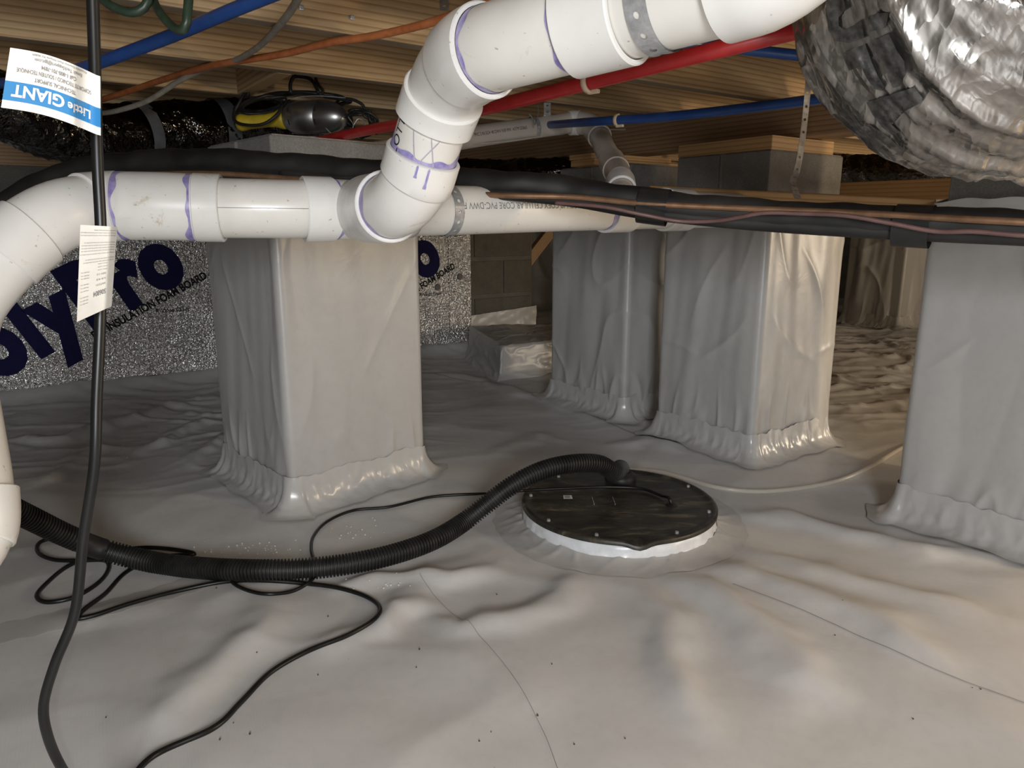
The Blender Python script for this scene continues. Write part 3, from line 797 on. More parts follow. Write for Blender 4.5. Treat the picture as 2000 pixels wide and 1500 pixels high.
# purple primer rings beside the sockets
def pring(path, at, w_, r, seed, par=drain, th0=0, th1=6.2832, drips=()):
    s0 = path.near(*at) if isinstance(at, tuple) else at; n = 72; A = []
    for i in range(n+1):
        th = th0+(th1-th0)*i/n; w1 = w_*(.55+.45*math.sin(th*3+seed)+.25*math.sin(th*11+seed))
        w1 = max(.0006, w1)
        for dth, dl in drips:
            w1 += dl*math.exp(-((th-dth)/.05)**2)
        A.append([path.surf(s0, th, r), path.surf(s0+(w1 if w_ > 0 else w1), th, r)])
    return grid_obj('primer_ring', np.array([[list(q) for q in a] for a in A]), M['primer'], par)
def prim(path, s_at, sgn, w_, r, seed, par=drain):
    n = 80; A = []
    for i in range(n+1):
        th = 2*math.pi*i/n; w1 = w_*max(.38, .75+.35*math.sin(th*2+seed)+.3*math.sin(th*7+seed*2))
        A.append([list(path.surf(s_at+sgn*w1*k/3, th, r)) for k in range(4)])
    return grid_obj('primer_ring', np.array(A), M['primer'], par)
e = .0006
prim(pa, pa.near(236, 404)+.001, 1, .010, RP+.0056, 1)
prim(pa, pa.near(378, 405)-.001, -1, .009, RP+.0056, 2)
prim(pa, pa.near(644, 409)+.001, 1, .005, RP+.0034, 3)
prim(pa, pa.near(1175, 409)-.001, -1, .008, RP+e, 4)
prim(pb, pb.near(762, 402)+.001, 1, .009, RP+.0026, 5)
prim(pb, pb.near(829, 298)+.001, 1, .012, RP+e, 6)
prim(pb, pb.near(952, 98)+.001, 1, .007, RP+e, 7)
prim(pb, pb.near(1112, 50)-.001, -1, .006, RP+e, 8)
# primer drips
def theta_facing(path, s, dx=0, dy=0):
    p, t, a, b = path.at(s); v = (Vector((0, 0, H))-p); v = (v-t*v.dot(t)).normalized(); return math.atan2(v.dot(b), v.dot(a))
def streak(path, s0, s1, th, r, w_, mat, par, bend=0, n=14, nm='primer_drip'):
    A = []
    for i in range(n):
        k = i/(n-1); s = s0+(s1-s0)*k; ww = w_*(1 if k > .15 else k/.15)*(1 if k < .9 else 1.5); t0 = th+bend*k
        A.append([list(path.surf(s, t0+q*ww/r, r)) for q in (-.5, 0, .5)])
    return grid_obj(nm, np.array(A), mat, par)
s_ = pb.near(829, 298); tf = theta_facing(pb, s_)
for dth, L in ((.25, .028), (-.05, .020)): streak(pb, s_+.001, s_-L, tf+dth, RH+.0006, .003, M['primer'], drain)
greyd = plain('grey_drip', (.42, .39, .45), .4)
s_ = pb.near(850, 235)
for dth, L, bd in ((.35, .055, -.5), (.05, .05, .35), (-.5, .045, .3)): streak(pb, s_-.003, s_-L, tf+dth, RP+.0006, .0018, greyd, drain, bd)
# printing on pipes: letters wrapped round the pipe
def pipe_text(path, s0, th0, r, body, size, mat, par, flip=False, sx=1):
    k = -1 if flip else 1
    return print_text('lettering', body, lambda x, y: path.surf(s0+k*x, th0+k*y/r, r), mat, par, size, 0, 'LEFT', sx)
s_ = pa.near(1150, 410); tf = theta_facing(pa, s_)
# direction of increasing angle: find which way is up on screen
def upsign(path, s, th, r):
    return 1 if px(path.surf(s, th+.2, r))[1] < px(path.surf(s, th, r))[1] else -1
us = upsign(pa, s_, tf, RP)
def wrap_text(path, s_start, th_mid, body, size, mat, par, upside, dirn, sx=1.0, rr=RP):
    """dirn: +1 text runs with s; upside: +1 letters' tops toward increasing theta"""
    return print_text('lettering', body, lambda x, y: path.surf(s_start+dirn*x, th_mid+upside*(y-size*.35)/rr, rr+.0007), mat, par, size, 0, 'LEFT', sx, fine=.012)
wrap_text(pa, pa.near(1140, 410), tf+us*.18, '1300 3" IPS SCH 40 COEX CELLULAR CORE PVC-DWV P', .017, M['inkg'], drain, -us, -1, .86)
wrap_text(pa, pa.near(876, 411), tf+us*.05, 'NSF', .014, M['inkg'], drain, -us, -1, .9)
s_ = pb.near(828, 300); tb = theta_facing(pb, s_); ub = 1 if px(pb.surf(s_, tb+.2, RP))[0] < px(pb.surf(s_, tb, RP))[0] else -1
wrap_text(pb, s_-.004, tb+ub*1.02, 'CHARLOTTE-PIPE'[4:10], .022, M['inkk'], drain, ub, 1, .9)
# seam line along the pipe (mould line)
s0, s1 = pa.near(402, 406), pa.near(640, 409); tm = theta_facing(pa, s0)
streak(pa, s0, s1, tm-0.02, RH+.0002 if False else RP+.0004, .0009, M['inkg'], drain, 0, 20, 'mould_line')

# far smaller drain
RP2, RH2 = .030, .0355
vent = empty('drain_pipe'); tag(vent, 'thinner grey-white drain pipe with elbows dropping in front of the rear pier', 'pipe')
pv = Path([P(700, 305, 1.83), P(905, 270, 2.0), P(1000, 256, 2.08), P(1080, 245, 2.14), P(1118, 240, 2.16), P(1150, 243, 2.14), P(1168, 262, 2.1), P(1182, 292, 2.0), P(1198, 322, 1.92), P(1208, 342, 1.84), P(1213, 365, 1.76), P(1215, 400, 1.68)], 10)
pv.seg('pipe', 0, pv.near(1125, 240), RP2, M['pvcg'], vent, ns=32)
pv.seg('elbow', pv.near(1118, 240), pv.near(1170, 266), RP2+.003, M['pvcg'], vent, ns=32)
hub(pv, 'coupling', pv.near(1112, 240), pv.near(1132, 240), RH2, M['rim'], vent, RP2)
hub(pv, 'coupling', pv.near(1158, 250), pv.near(1170, 268), RH2, M['pvcg'], vent, RP2)
pv.seg('pipe', pv.near(1168, 262), pv.near(1200, 328), RP2, M['pvcg'], vent, ns=32)
hub(pv, 'coupling', pv.near(1194, 314), pv.near(1203, 332), RH2, M['pvcg'], vent, RP2)
pv.seg('elbow', pv.near(1198, 322), pv.near(1213, 352), RP2+.003, M['pvcg'], vent, ns=32)
hub(pv, 'coupling', pv.near(1211, 356), pv.near(1213, 372), RH2+.001, M['rim'], vent, RP2)
pv.seg('pipe', pv.near(1212, 360), pv.len, RP2, M['pvcg'], vent, ns=32)
prim(pv, pv.near(1170, 268)+.001, 1, .007, RP2+e, 3, vent)
s_ = pv.near(900, 270); tv = theta_facing(pv, s_); uv = upsign(pv, s_, tv, RP2)
wrap_text(pv, pv.near(918, 268), tv+uv*.15, 'PVC 2 IN SCH 40 DWV NSF-PW  ASTM D2665', .0125, M['inkk'], vent, uv, 1, .72, RP2)

# ------------------------------------------------------------------ perforated straps
def perf(name, fn, length, width, mat, parent=None, pitch=.019, hole=.0035, thick=.0009):
    """perforated strap; fn(s, w, h) -> point, real holes"""
    bm = bmesh.new(); nc = max(1, round(length/pitch)); pt = length/nc
    for layer in (0, 1):
        h = thick*layer
        for c in range(nc):
            cx = (c+.5)*pt; ring = []; outer = []
            for k in range(16):
                a = 2*math.pi*k/16; ring.append((cx+hole*math.cos(a), hole*math.sin(a)))
                m = max(abs(math.cos(a)), abs(math.sin(a))); ox, oy = math.cos(a)/m, math.sin(a)/m
                outer.append((cx+ox*pt/2, oy*width/2))
            R_ = [bm.verts.new(fn(x, y, h)) for x, y in ring]; O_ = [bm.verts.new(fn(x, y, h)) for x, y in outer]
            for k in range(16):
                q = (R_[k], R_[(k+1) % 16], O_[(k+1) % 16], O_[k]); bm.faces.new(q if layer else q[::-1])
    bmesh.ops.remove_doubles(bm, verts=bm.verts[:], dist=.00005)
    me = bpy.data.meshes.new(name); me.materials.append(mat); bm.to_mesh(me); bm.free()
    o = bpy.data.objects.new(name, me); COL.objects.link(o)
    if parent: o.parent = parent
    return o
def ring_strap(path, at, r, width, label, cat='strap'):
    s0 = path.near(*at)
    o = perf('pipe_strap', lambda s, w_, h: path.surf(s0+w_, s/r, r+.0008+h), 2*math.pi*r, width, M['galv']); return tag(o, label, cat)
ring_strap(pb, (1290, 0), RP+.0005, .022, 'galvanised perforated strap round the near drain pipe, top centre right')
ring_strap(pa, (872, 411), RP+.0005, .020, 'galvanised perforated strap round the lower drain beside the printed text')
ring_strap(pv, (1042, 250), RP2+.0005, .013, 'narrow perforated strap round the far thin drain')
def band(name, pts, width, side, label, n=8, **kw):
    pth = Path(pts, n)
    def fn(s, w_, h):
        p, t, a, b = pth.at(s); sd = (Vector(side)-t*Vector(side).dot(t)).normalized(); return p+sd*w_+t.cross(sd)*h
    return tag(perf(name, fn, pth.len, width, M['galv'], **kw), label, 'strap')
band('hanger_strap', [P(1582, 120, 1.45), P(1577, 180, 1.45), P(1572, 230, 1.46), P(1566, 280, 1.46), P(1556, 335, 1.46), P(1549, 352, 1.44), P(1552, 368, 1.40), P(1558, 388, 1.36)], .013, (1, .2, 0), 'long perforated metal strap hanging down to the black line set', pitch=.025, hole=.003)
band('hanger_strap', [P(866, -30, 1.35), P(867, 0, 1.34), P(868, 20, 1.33)], .017, (1, 0, 0), 'short strap end at the top edge above the near drain elbow')
band('hanger_strap', [P(1069, 200, 2.1), P(1069, 222, 2.13), P(1068, 240, 2.14)], .02, (1, 0, 0), 'short bright strap piece above the far thin drain')

# ------------------------------------------------------------------ line set
ls = empty('line_set'); tag(ls, 'black insulated refrigerant line set with copper tube and mauve cable across the picture', 'line set')
core = [(-80, 470, 1.62), (0, 408, 1.6), (80, 358, 1.58), (165, 330, 1.56), (260, 318, 1.54), (400, 313, 1.5), (550, 322, 1.47), (700, 334, 1.43), (880, 352, 1.38), (1000, 360, 1.34), (1120, 372, 1.32), (1250, 394, 1.28), (1450, 415, 1.22), (1700, 431, 1.12), (1850, 438, 1.06), (2000, 444, 1.0), (2200, 454, .94), (2600, 470, .86), (3000, 484, .80)]
R1 = .0245
lp = Path([P(*q) for q in core], 10)
def idisp(d, th): return .0012*math.sin(d*37+th*2)+.0008*math.sin(d*90+th)
tag(lp.seg('insulated_tube', 0, lp.len, R1, M['insul'], ls, ns=28, step=.012, disp=idisp), 'thick black foam-insulated tube')
def off(pts, dy, dd): return [P(x, y+(dy(x) if callable(dy) else dy), d+dd) for x, y, d in pts]
# copper tube in front
tube('copper_tube', off(core, lambda x: float(np.interp(x, [900, 1000, 1120, 1250, 1450, 1650, 2000], [25, 22, 13, 3, -8, -14, -10])), -.027), .0052, M['copper'], ls)
# second insulated tube underneath
tag(tube('insulated_tube', off(core[6:], lambda x: 19 if x > 1000 else 19-8*(1-x/1000), -.006), .0125, M['insul'], ls, ns=16, step=.012)[0], 'thinner black insulated tube')
tube('mauve_cable', [P(1085, 396, 1.275), P(1180, 404, 1.24), P(1260, 420, 1.225), P(1330, 432, 1.225), P(1400, 431, 1.2), P(1440, 425, 1.18), P(1490, 416, 1.155), P(1560, 417, 1.13), P(1650, 421, 1.09), P(1740, 436, 1.06), P(1830, 452, 1.03), P(1900, 452, 1.0), P(2000, 460, .965), P(2200, 468, .90), P(2600, 480, .83)], .0034, M['pinkw'], ls)
for x0, x1 in ((1252, 1312), (1754, 1818)):
    s0, s1 = lp.near(x0, 392), lp.near(x1, 396); 
    if x0 > 1500: s0, s1 = lp.near(x0, 425), lp.near(x1, 429)
    k = 14; A = np.zeros((k, 40, 3))
    for i in range(k):
        p, t, a, b = lp.at(s0+(s1-s0)*i/(k-1)); nz = a; ny = t.cross(a)
        for j in range(40):
            th = 2*math.pi*j/40; q = math.cos(th); rr = .0315 if q > 0 else .046
            A[i, j] = p+nz*q*(.027 if q > 0 else .037)+b*math.sin(th)*(.031)+Vector((0, -.002, 0))
    tag(grid_obj('tape_wrap', A, M['etape'], ls, close_v=True), 'glossy black tape binding the lines')

# ------------------------------------------------------------------ water tubes and cables
def PC(x, y, d, zmax):
    rz = ray(x, y).z
    return P(x, y, min(d, (zmax-H)/rz) if rz > 0 else d)
def line(name, pts, r, mat, label, cat, n=10, ns=14, group=None):
    o, p = tube(name, [PC(*q, ZJ-r-.002) for q in pts], r, mat, None, ns=ns, n=n); tag(o, label, cat, group); return p
line('water_tube', [(-60, 168, 1.6), (30, 160, 1.5), (120, 145, 1.38), (200, 120, 1.3), (330, 72, 1.22), (440, 26, 1.15), (560, -22, 1.08), (700, -75, 1.0)], .0108, M['bluep'], 'blue water tube slanting up at the top left behind the black cord', 'water tube')
line('water_tube', [(1180, 50, 1.5), (1330, 82, 1.5), (1450, 96, 1.47), (1575, 110, 1.43), (1720, 128, 1.4), (1900, 150, 1.35)], .0108, M['bluep'], 'blue water tube crossing behind the red tube near the foil duct', 'water tube')
pbl = line('water_tube', [(1040, 246, 2.25), (1185, 236, 1.78), (1300, 228, 1.68), (1450, 212, 1.58), (1650, 187, 1.45), (1850, 160, 1.33)], .0108, M['bluep'], 'lower blue water tube passing behind the bottom of the foil duct', 'water tube')
prd = line('water_tube', [(600, 280, 1.95), (740, 250, 1.6), (850, 232, 1.42), (950, 211, 1.29), (1150, 161, 1.12), (1350, 110, 1.0), (1555, 60, .95), (1680, 32, .97), (1850, 0, 1.0)], .0118, M['redp'], 'red water tube slanting under the near drain pipe', 'water tube')
line('flat_cable', [(120, 218, 2.0), (230, 185, 1.88), (330, 152, 1.78), (420, 127, 1.68), (560, 104, 1.56), (650, 82, 1.5), (720, 72, 1.45), (820, 50, 1.38), (905, 24, 1.3), (1010, -15, 1.25)], .0072, M['orange'], 'orange electrical cable running under the joists to the near drain elbow', 'cable')
line('grey_cable', [(170, 224, 1.9), (230, 216, 1.8), (290, 196, 1.75), (350, 158, 1.7), (395, 137, 1.66), (450, 122, 1.6), (500, 95, 1.52), (545, 50, 1.42), (575, 10, 1.34), (592, -25, 1.3)], .0062, M['greyc'], 'grey cable curving across the joists at the upper left', 'cable')
line('green_cable', [(178, -50, 1.0), (195, -8, 1.0), (222, 14, 1.0), (262, 24, 1.0), (284, 12, 1.0), (291, -10, 1.0), (292, -50, 1.02)], .0062, M['greenc'], 'dark green cable loop at the top left, left of the two', 'cable')
line('green_cable', [(290, -55, 1.03), (298, -5, 1.02), (318, 32, 1.0), (346, 58, .99), (362, 54, .98), (366, 25, .98), (369, -10, .98), (370, -50, .98)], .0062, M['greenc'], 'dark green cable loop hanging in front of the blue tube', 'cable')
line('white_cable', [(1110, 252, 2.75), (1230, 253, 2.55), (1380, 250, 2.4), (1480, 243, 2.3), (1600, 224, 2.2), (1750, 212, 2.1)], .0034, M['whitec'], 'thin white cable strung below the lower blue tube', 'cable', ns=8)
line('white_cable', [(900, 283, 1.98), (990, 276, 2.05), (1060, 266, 2.12), (1100, 262, 2.2)], .0026, M['whitec'], 'thin white cable lying against the far thin drain', 'cable', ns=8)
line('wire_loop', [(1033, 222, 2.05), (1041, 232, 2.05), (1043, 246, 2.04), (1048, 236, 2.05), (1052, 215, 2.07), (1050, 206, 2.08)], .0014, M['galv'], 'thin wire twisted round the far thin drain', 'wire', ns=6)
# pipe clips
def clip(path, at, r, label):
    s0 = path.near(*at); root = empty('pipe_clip'); tag(root, label, 'clip', 'cream tube clips')
    n = 26; tf = theta_facing(path, s0); us = upsign(path, s0, tf, r); A = np.zeros((n, 4, 3))
    for i in range(n):
        th = tf+us*(1.7-3.6*i/(n-1))
        for j, (w_, h) in enumerate(((-.0045, .0005), (-.0045, .004), (.0045, .004), (.0045, .0005))): A[i, j] = path.surf(s0+w_, th, r+h)
    grid_obj('clip_body', A, M['clip'], root, close_v=True)
    p, t, a, b = path.at(s0+.006); box_obj('clip_foot', path.surf(s0+.006, tf-us*1.55, r+.003), (.02, .008, .006), M['clip'], root, math.atan2(t.y, t.x), .001)
    return root
clip(prd, (1143, 163), .0118, 'cream plastic clip on the red tube')
clip(pbl, (1207, 234), .0108, 'cream plastic clip on the lower blue tube')

# ------------------------------------------------------------------ foil ducts
def duct(name, pts, r, mat, amp, label, seed, ns=260, step=.006, n=14, parent=None):
    pth = Path(pts, n); k = int(pth.len/step); A = np.zeros((k, ns, 3)); 
    th = np.linspace(0, 2*math.pi, ns, endpoint=False)[None, :]; s = np.linspace(0, pth.len, k)[:, None]
    cx, cy = np.cos(th)*r, np.sin(th)*r
    q = s+cx*.9; w = cy*1.3+cx*.2
    D = amp*(ridged(q*9+w*7, w*12-q*5, seed, 2)+.55*ridged(q*24-w*9, w*26+q*12, seed+1, 2)+.3*ridged(q*55, w*60+q*20, seed+2, 2)+.8*perlin(q*6, w*6, seed+3))
    for i in range(k):
        p, t, a, b = pth.at(float(s[i, 0]))
        R_ = r+D[i]
        for c in range(3): A[i, :, c] = p[c]+(a[c]*np.cos(th[0])+b[c]*np.sin(th[0]))*R_
    return grid_obj(name, A, mat, parent, close_v=True), pth
dr = empty('flex_duct'); tag(dr, 'large crumpled silver foil duct filling the upper right corner', 'duct')
dmain, dpth = duct('foil_jacket', [P(2750, 45, .86), P(2400, 40, .80), P(2150, 36, .775), P(2010, 32, .77), P(1930, 12, .765), P(1885, -42, .76), P(1868, -120, .76), P(1858, -170, .765), P(1856, -215, .77)], .160, M['foild'], .009, None, 71, parent=dr)
# large black printing on the foil, cast onto the jacket
bm = bmesh.new(); bm.from_mesh(dmain.data); bmesh.ops.triangulate(bm, faces=bm.faces[:]); tree = BVHTree.FromBMesh(bm); bm.free()
glyphs = [[(310, 90), (330, 0), (400, -60), (480, -40), (510, 90), (440, 170), (440, 250), (490, 290), (580, 250), (660, 190), (690, 370), (540, 420), (420, 400), (340, 300)],
 [(720, 160), (830, 130), (930, 120), (900, 270), (740, 310)],
 [(470, 520), (700, 430), (760, 600), (820, 740), (890, 850), (880, 890), (780, 870), (700, 740), (660, 650), (540, 690)],
 [(750, 400), (930, 330), (1000, 480), (1080, 600), (1090, 720), (1040, 840), (970, 860), (920, 760), (900, 650), (830, 580)],
 [(710, 1000), (900, 940), (1180, 850), (1260, 960), (1250, 1000), (1080, 1090), (920, 1130), (960, 1220), (1040, 1290), (960, 1320), (860, 1240), (770, 1120)]]
for gl in glyphs:
    V, Fc = fine2d([(x/5, y/5) for x, y in gl], [tuple(range(len(gl)))], 7)
    out = []
    for x, y in V:
        rr = ray(1550+x, y).normalized(); h, nn, _, _ = tree.ray_cast(Vector((0, 0, H)), rr)
        if h is None: h = P(1550+x, y, .65)
        out.append(h-rr*.003)
    mesh_obj('lettering', out, Fc, mottled('duct_ink', (.02, .02, .02), (.07, .066, .06), 120, .4) if 'duct_ink' not in bpy.data.materials else bpy.data.materials['duct_ink'], dr)
dk = empty('flex_duct'); tag(dk, 'dark shiny flexible duct at the upper left behind the drop light', 'duct')
dj, djp = duct('foil_jacket', [P(-90, 185, 1.6), P(20, 215, 1.7), P(100, 245, 1.8), P(180, 266, 1.9), P(300, 258, 2.05), P(440, 250, 2.2), P(600, 248, 2.45)], .076, M['foilk'], .007, None, 81, ns=110, step=.011, parent=dk)
for at in ((275, 252), (430, 240)):
    s0 = djp.near(*at); tag(djp.seg('tape_band', s0-.02, s0+.02, .0855, mottled('grey_tape', (.07, .07, .072), (.12, .12, .125), 20, .4) if 'grey_tape' not in bpy.data.materials else bpy.data.materials['grey_tape'], dk, ns=40, caps=False), 'grey tape band')
tag(duct('flex_duct', [P(780, 325, 3.2), P(900, 338, 3.0), P(1000, 342, 2.9), P(1100, 340, 2.8), P(1180, 338, 2.95)], .055, M['foilk'], .008, None, 91, ns=90, step=.014)[0], 'dark flexible duct in the shadows behind the line set', 'duct')
tag(duct('flex_duct', [P(1560, 332, 2.9), P(1700, 336, 2.75), P(1800, 338, 2.6), P(1950, 335, 2.5)], .055, M['foilk'], .008, None, 95, ns=90, step=.012)[0], 'black shiny flexible duct in the gap between the two right piers', 'duct')

# ------------------------------------------------------------------ sump pit
sump = empty('sump_basin'); tag(sump, 'round black sump basin lid with a white plastic collar in the floor', 'sump lid')
def lathe(name, c, prof, mat, parent, ns=96, disp=None, fm=None):
    A = np.zeros((len(prof), ns, 3))
    for i, (r, z) in enumerate(prof):
        for j in range(ns):
            th = 2*math.pi*j/ns; dr_, dz_ = disp(i, th, r, z) if disp else (0, 0)
            A[i, j] = (c.x+(r+dr_)*math.cos(th), c.y+(r+dr_)*math.sin(th), c.z+z+dz_)
    return grid_obj(name, A, mat, parent, close_v=True)
def lidd(i, th, r, z):
    f = .004*math.exp(-((th+1.52)/.10)**2)+.004*math.exp(-((th-2*math.pi+1.52)/.10)**2)
    return (f*2 if r > .2 else 0, -f*1.8 if r > .22 else 0)
lz = Vector((LC.x, LC.y, 0))
sharp(lathe('lid', lz, [(.0002, LZ), (.05, LZ), (.1, LZ), (.15, LZ), (.2, LZ), (.216, LZ), (.221, LZ+.003), (.228, LZ+.003), (.232, LZ), (.232, LZ-.008), (.226, LZ-.011), (.2, LZ-.011)], M['lid'], sump, 120, lidd), 60)
cn_ = perlin(np.linspace(0, 22, 160), np.zeros(160), 5)
def cold(i, th, r, z):
    q = .002*float(perlin(math.cos(th)*6, math.sin(th)*6+z*30, 41))+.0035*float(ridged(math.cos(th)*5+z*35, math.sin(th)*5, 42, 5)); return (q if z < LZ-.012 else 0, 0)
tag(lathe('collar', lz, [(.215, LZ-.010), (.222, LZ-.010), (.225, LZ-.014), (.227, LZ-.022), (.228, .018), (.231, .010), (.235, .004), (.240, -.004)], plain('collar_plastic', (.80, .82, .85), .3), sump, 180, cold), 'white wrinkled plastic collar')
fl_r = np.linspace(.232, .300, 12)[:, None]; fl_t = np.linspace(0, 2*math.pi, 260, endpoint=False)[None, :]
fr = fl_r+.008*perlin(np.cos(fl_t)*7, np.sin(fl_t)*7, 45)*(fl_r-.232)/.068
fx_, fy_ = LC.x+fr*np.cos(fl_t), LC.y+fr*np.sin(fl_t); kk = (fl_r-.232)/.068
fz = hfun(fx_, fy_)+.010*(1-kk)**2+.005*ridged(fl_r*14+np.cos(fl_t)*4, np.sin(fl_t)*5+fl_r*9, 46, 4)*(1-kk)+.0012
tag(grid_obj('collar_flange', np.stack([fx_, fy_, fz], -1), M['tape'], sump, close_v=True), 'glossy wrinkled tape round the collar')
for a in (-.35, .45, 1.3, 2.25, 3.0, 3.75, 4.35, 5.2):
    o = disc('screw', Vector((LC.x+.212*math.cos(a), LC.y+.212*math.sin(a), LZ+.003)), Z, .0045, .005, M['galv'], None, 10); o.parent = sump
# label with fine bars
lc = G(1109, 971, LZ+.001)
lab = mesh_obj('sticker', [lc+Vector((-.011, -.012, .0004)), lc+Vector((.011, -.012, .0004)), lc+Vector((.010, .012, .0004)), lc+Vector((-.010, .012, .0004))], [(0, 1, 2, 3)], M['paper'], sump, smooth=False)
bv, bf = [], []
for i in range(9):
    y0 = lc.y-.009+i*.0021; 
    for xx in (lc.x-.008,): 
        b0 = len(bv); w_ = .0009 if i % 2 else .0006
        bv += [(xx, y0, LZ+.002), (xx+.0135, y0, LZ+.002), (xx+.0135, y0+w_, LZ+.002), (xx, y0+w_, LZ+.002)]; bf.append((b0, b0+1, b0+2, b0+3))
o = mesh_obj('sticker_print', bv, bf, M['inkk'], lab, smooth=False)
# moulded circle emblem
ec = G(1177, 976, LZ)
for rr in (.020, .013):
    ring = lathe('moulded_ring', Vector((ec.x, ec.y, LZ)), [(rr, 0), (rr+.0012, .0012), (rr+.0024, 0)], M['lid'], sump, 40)
for q in (-.024, .026):
    o = box_obj('moulded_rib', Vector((ec.x+q, ec.y-.008, LZ+.0008)), (.0015, .045, .0016), M['galv'], sump, 0, 0)
for (x, y) in ((1075, 970), (1240, 970), (1290, 985)):
    c = G(x, y, LZ); A = np.zeros((12, 2, 3))
# grommet round the hose and cable gland
gc = G(1212, 938, LZ)
sharp(lathe('grommet', Vector((gc.x, gc.y, LZ)), [(.018, .0), (.039, .0), (.041, .005), (.039, .016), (.033, .020), (.028, .026), (.020, .026)], M['black'], sump, 48), 50)
kc = G(1312, 987, LZ)
lathe('cable_gland', Vector((kc.x, kc.y, LZ)), [(.0002, .003), (.012, .003), (.015, .0)], M['black'], sump, 30)

# corrugated discharge hose
def bowed(pts): return pts
hp = Path([P(-90, 930, 1.22), P(-20, 972, 1.28), P(60, 1012, 1.36), P(130, 1046, 1.42), P(200, 1073, 1.465), P(300, 1098, 1.487), floorpt(400, 1110, .022), floorpt(500, 1114, .022), floorpt(600, 1111, .022), floorpt(700, 1098, .022), floorpt(780, 1079, .022), floorpt(850, 1053, .024),
           P(905, 1020, 1.64), P(950, 985, 1.655), P(1000, 948, 1.67), P(1060, 918, 1.69), P(1120, 905, 1.715), P(1170, 906, 1.75), P(1200, 922, 1.79), Vector((gc.x, gc.y, LZ+.03)), Vector((gc.x, gc.y, LZ-.02))], 12)
prof = []; pitch = .0068; k = int(hp.len/pitch)
s_cuff0, s_cuff1 = hp.near(150, 1055), hp.near(205, 1076)
for i in range(k):
    s0 = i*pitch
    if s_cuff0 < s0 < s_cuff1: prof.append((s0, .0215)); continue
    prof += [(s0, .0178), (s0+pitch*.2, .0182), (s0+pitch*.32, .0222), (s0+pitch*.68, .0222), (s0+pitch*.8, .0182)]
hose = hp.seg('corrugated_hose', 0, 0, 0, M['black'], None, ns=28, prof=prof)
tag(sharp(hose, 50), 'black corrugated discharge hose arching from the sump lid to the left edge', 'hose')

# ------------------------------------------------------------------ pump cord and tags
RC = .0043
f = lambda x, y, dz=RC: floorpt(x, y, dz)
cord = [P(178, -80, .5), P(183, 60, .52), P(187, 200, .54), P(191, 330, .555), P(197, 450, .565), P(196, 620, .57), P(189, 780, .575), P(185, 900, .58), P(163, 1050, .6), P(145, 1200, .62), P(106, 1300, .63), P(85, 1380, .64), P(94, 1440, .655), P(128, 1512, .69), P(190, 1575, .80), P(240, 1540, .88),
        f(300, 1476), f(420, 1420), f(470, 1372), f(530, 1312), f(600, 1272), f(680, 1240), f(730, 1210), f(742, 1188), f(715, 1165), f(660, 1148), f(600, 1140), f(520, 1134), f(440, 1136), f(340, 1156), f(250, 1180), f(180, 1203), f(150, 1208), f(165, 1190), f(205, 1160), f(250, 1115), f(310, 1088), f(380, 1082),
        f(330, 1072), f(270, 1070), f(200, 1083), f(140, 1102), f(90, 1140), f(72, 1165), f(92, 1176), f(140, 1168), f(190, 1140), f(212, 1110), f(205, 1095), f(150, 1095), f(105, 1093), f(74, 1078), f(80, 1058), f(110, 1050), f(170, 1060)]
co, cpath = tube('power_cord', cord, RC, M['cordm'], None, ns=12, n=9, step=.006)
tag(co, 'black pump power cord hanging at the left and looping over the liner', 'cord')
l = lambda x, y, dz=RC: G(x, y, LZ+dz+.003)
fl = [Vector((kc.x, kc.y, LZ)), Vector((kc.x-.006, kc.y+.004, LZ+.016)), l(1292, 968), l(1255, 955), l(1190, 951), l(1100, 954), l(1040, 957), G(1012, 959, LZ+.008), f(980, 963), f(900, 966), f(840, 971), f(760, 990), f(690, 997), f(640, 1018), f(612, 1048), f(608, 1075), f(615, 1098), f(617, 1120), f(600, 1140, .013), f(570, 1155), f(520, 1160), f(475, 1150), f(450, 1132), f(455, 1108)]
tag(tube('sensor_cord', fl, .0036, M['cordm'], None, ns=10, n=9, step=.006)[0], 'thin black cord from the sump lid running left under the hose', 'cord')
cl = [f(1090, 928, .006), f(1200, 916, .006), f(1290, 922, .006), f(1340, 935, .006), f(1400, 952, .006), f(1470, 960, .006), f(1560, 954, .006), f(1640, 938, .006), f(1700, 912, .006), f(1760, 876, .006), f(1840, 840, .006)]
tag(tube('clear_tube', cl, .0062, M['clear'], None, ns=12)[0], 'clear vinyl tube lying on the liner between sump and right pier', 'tube')

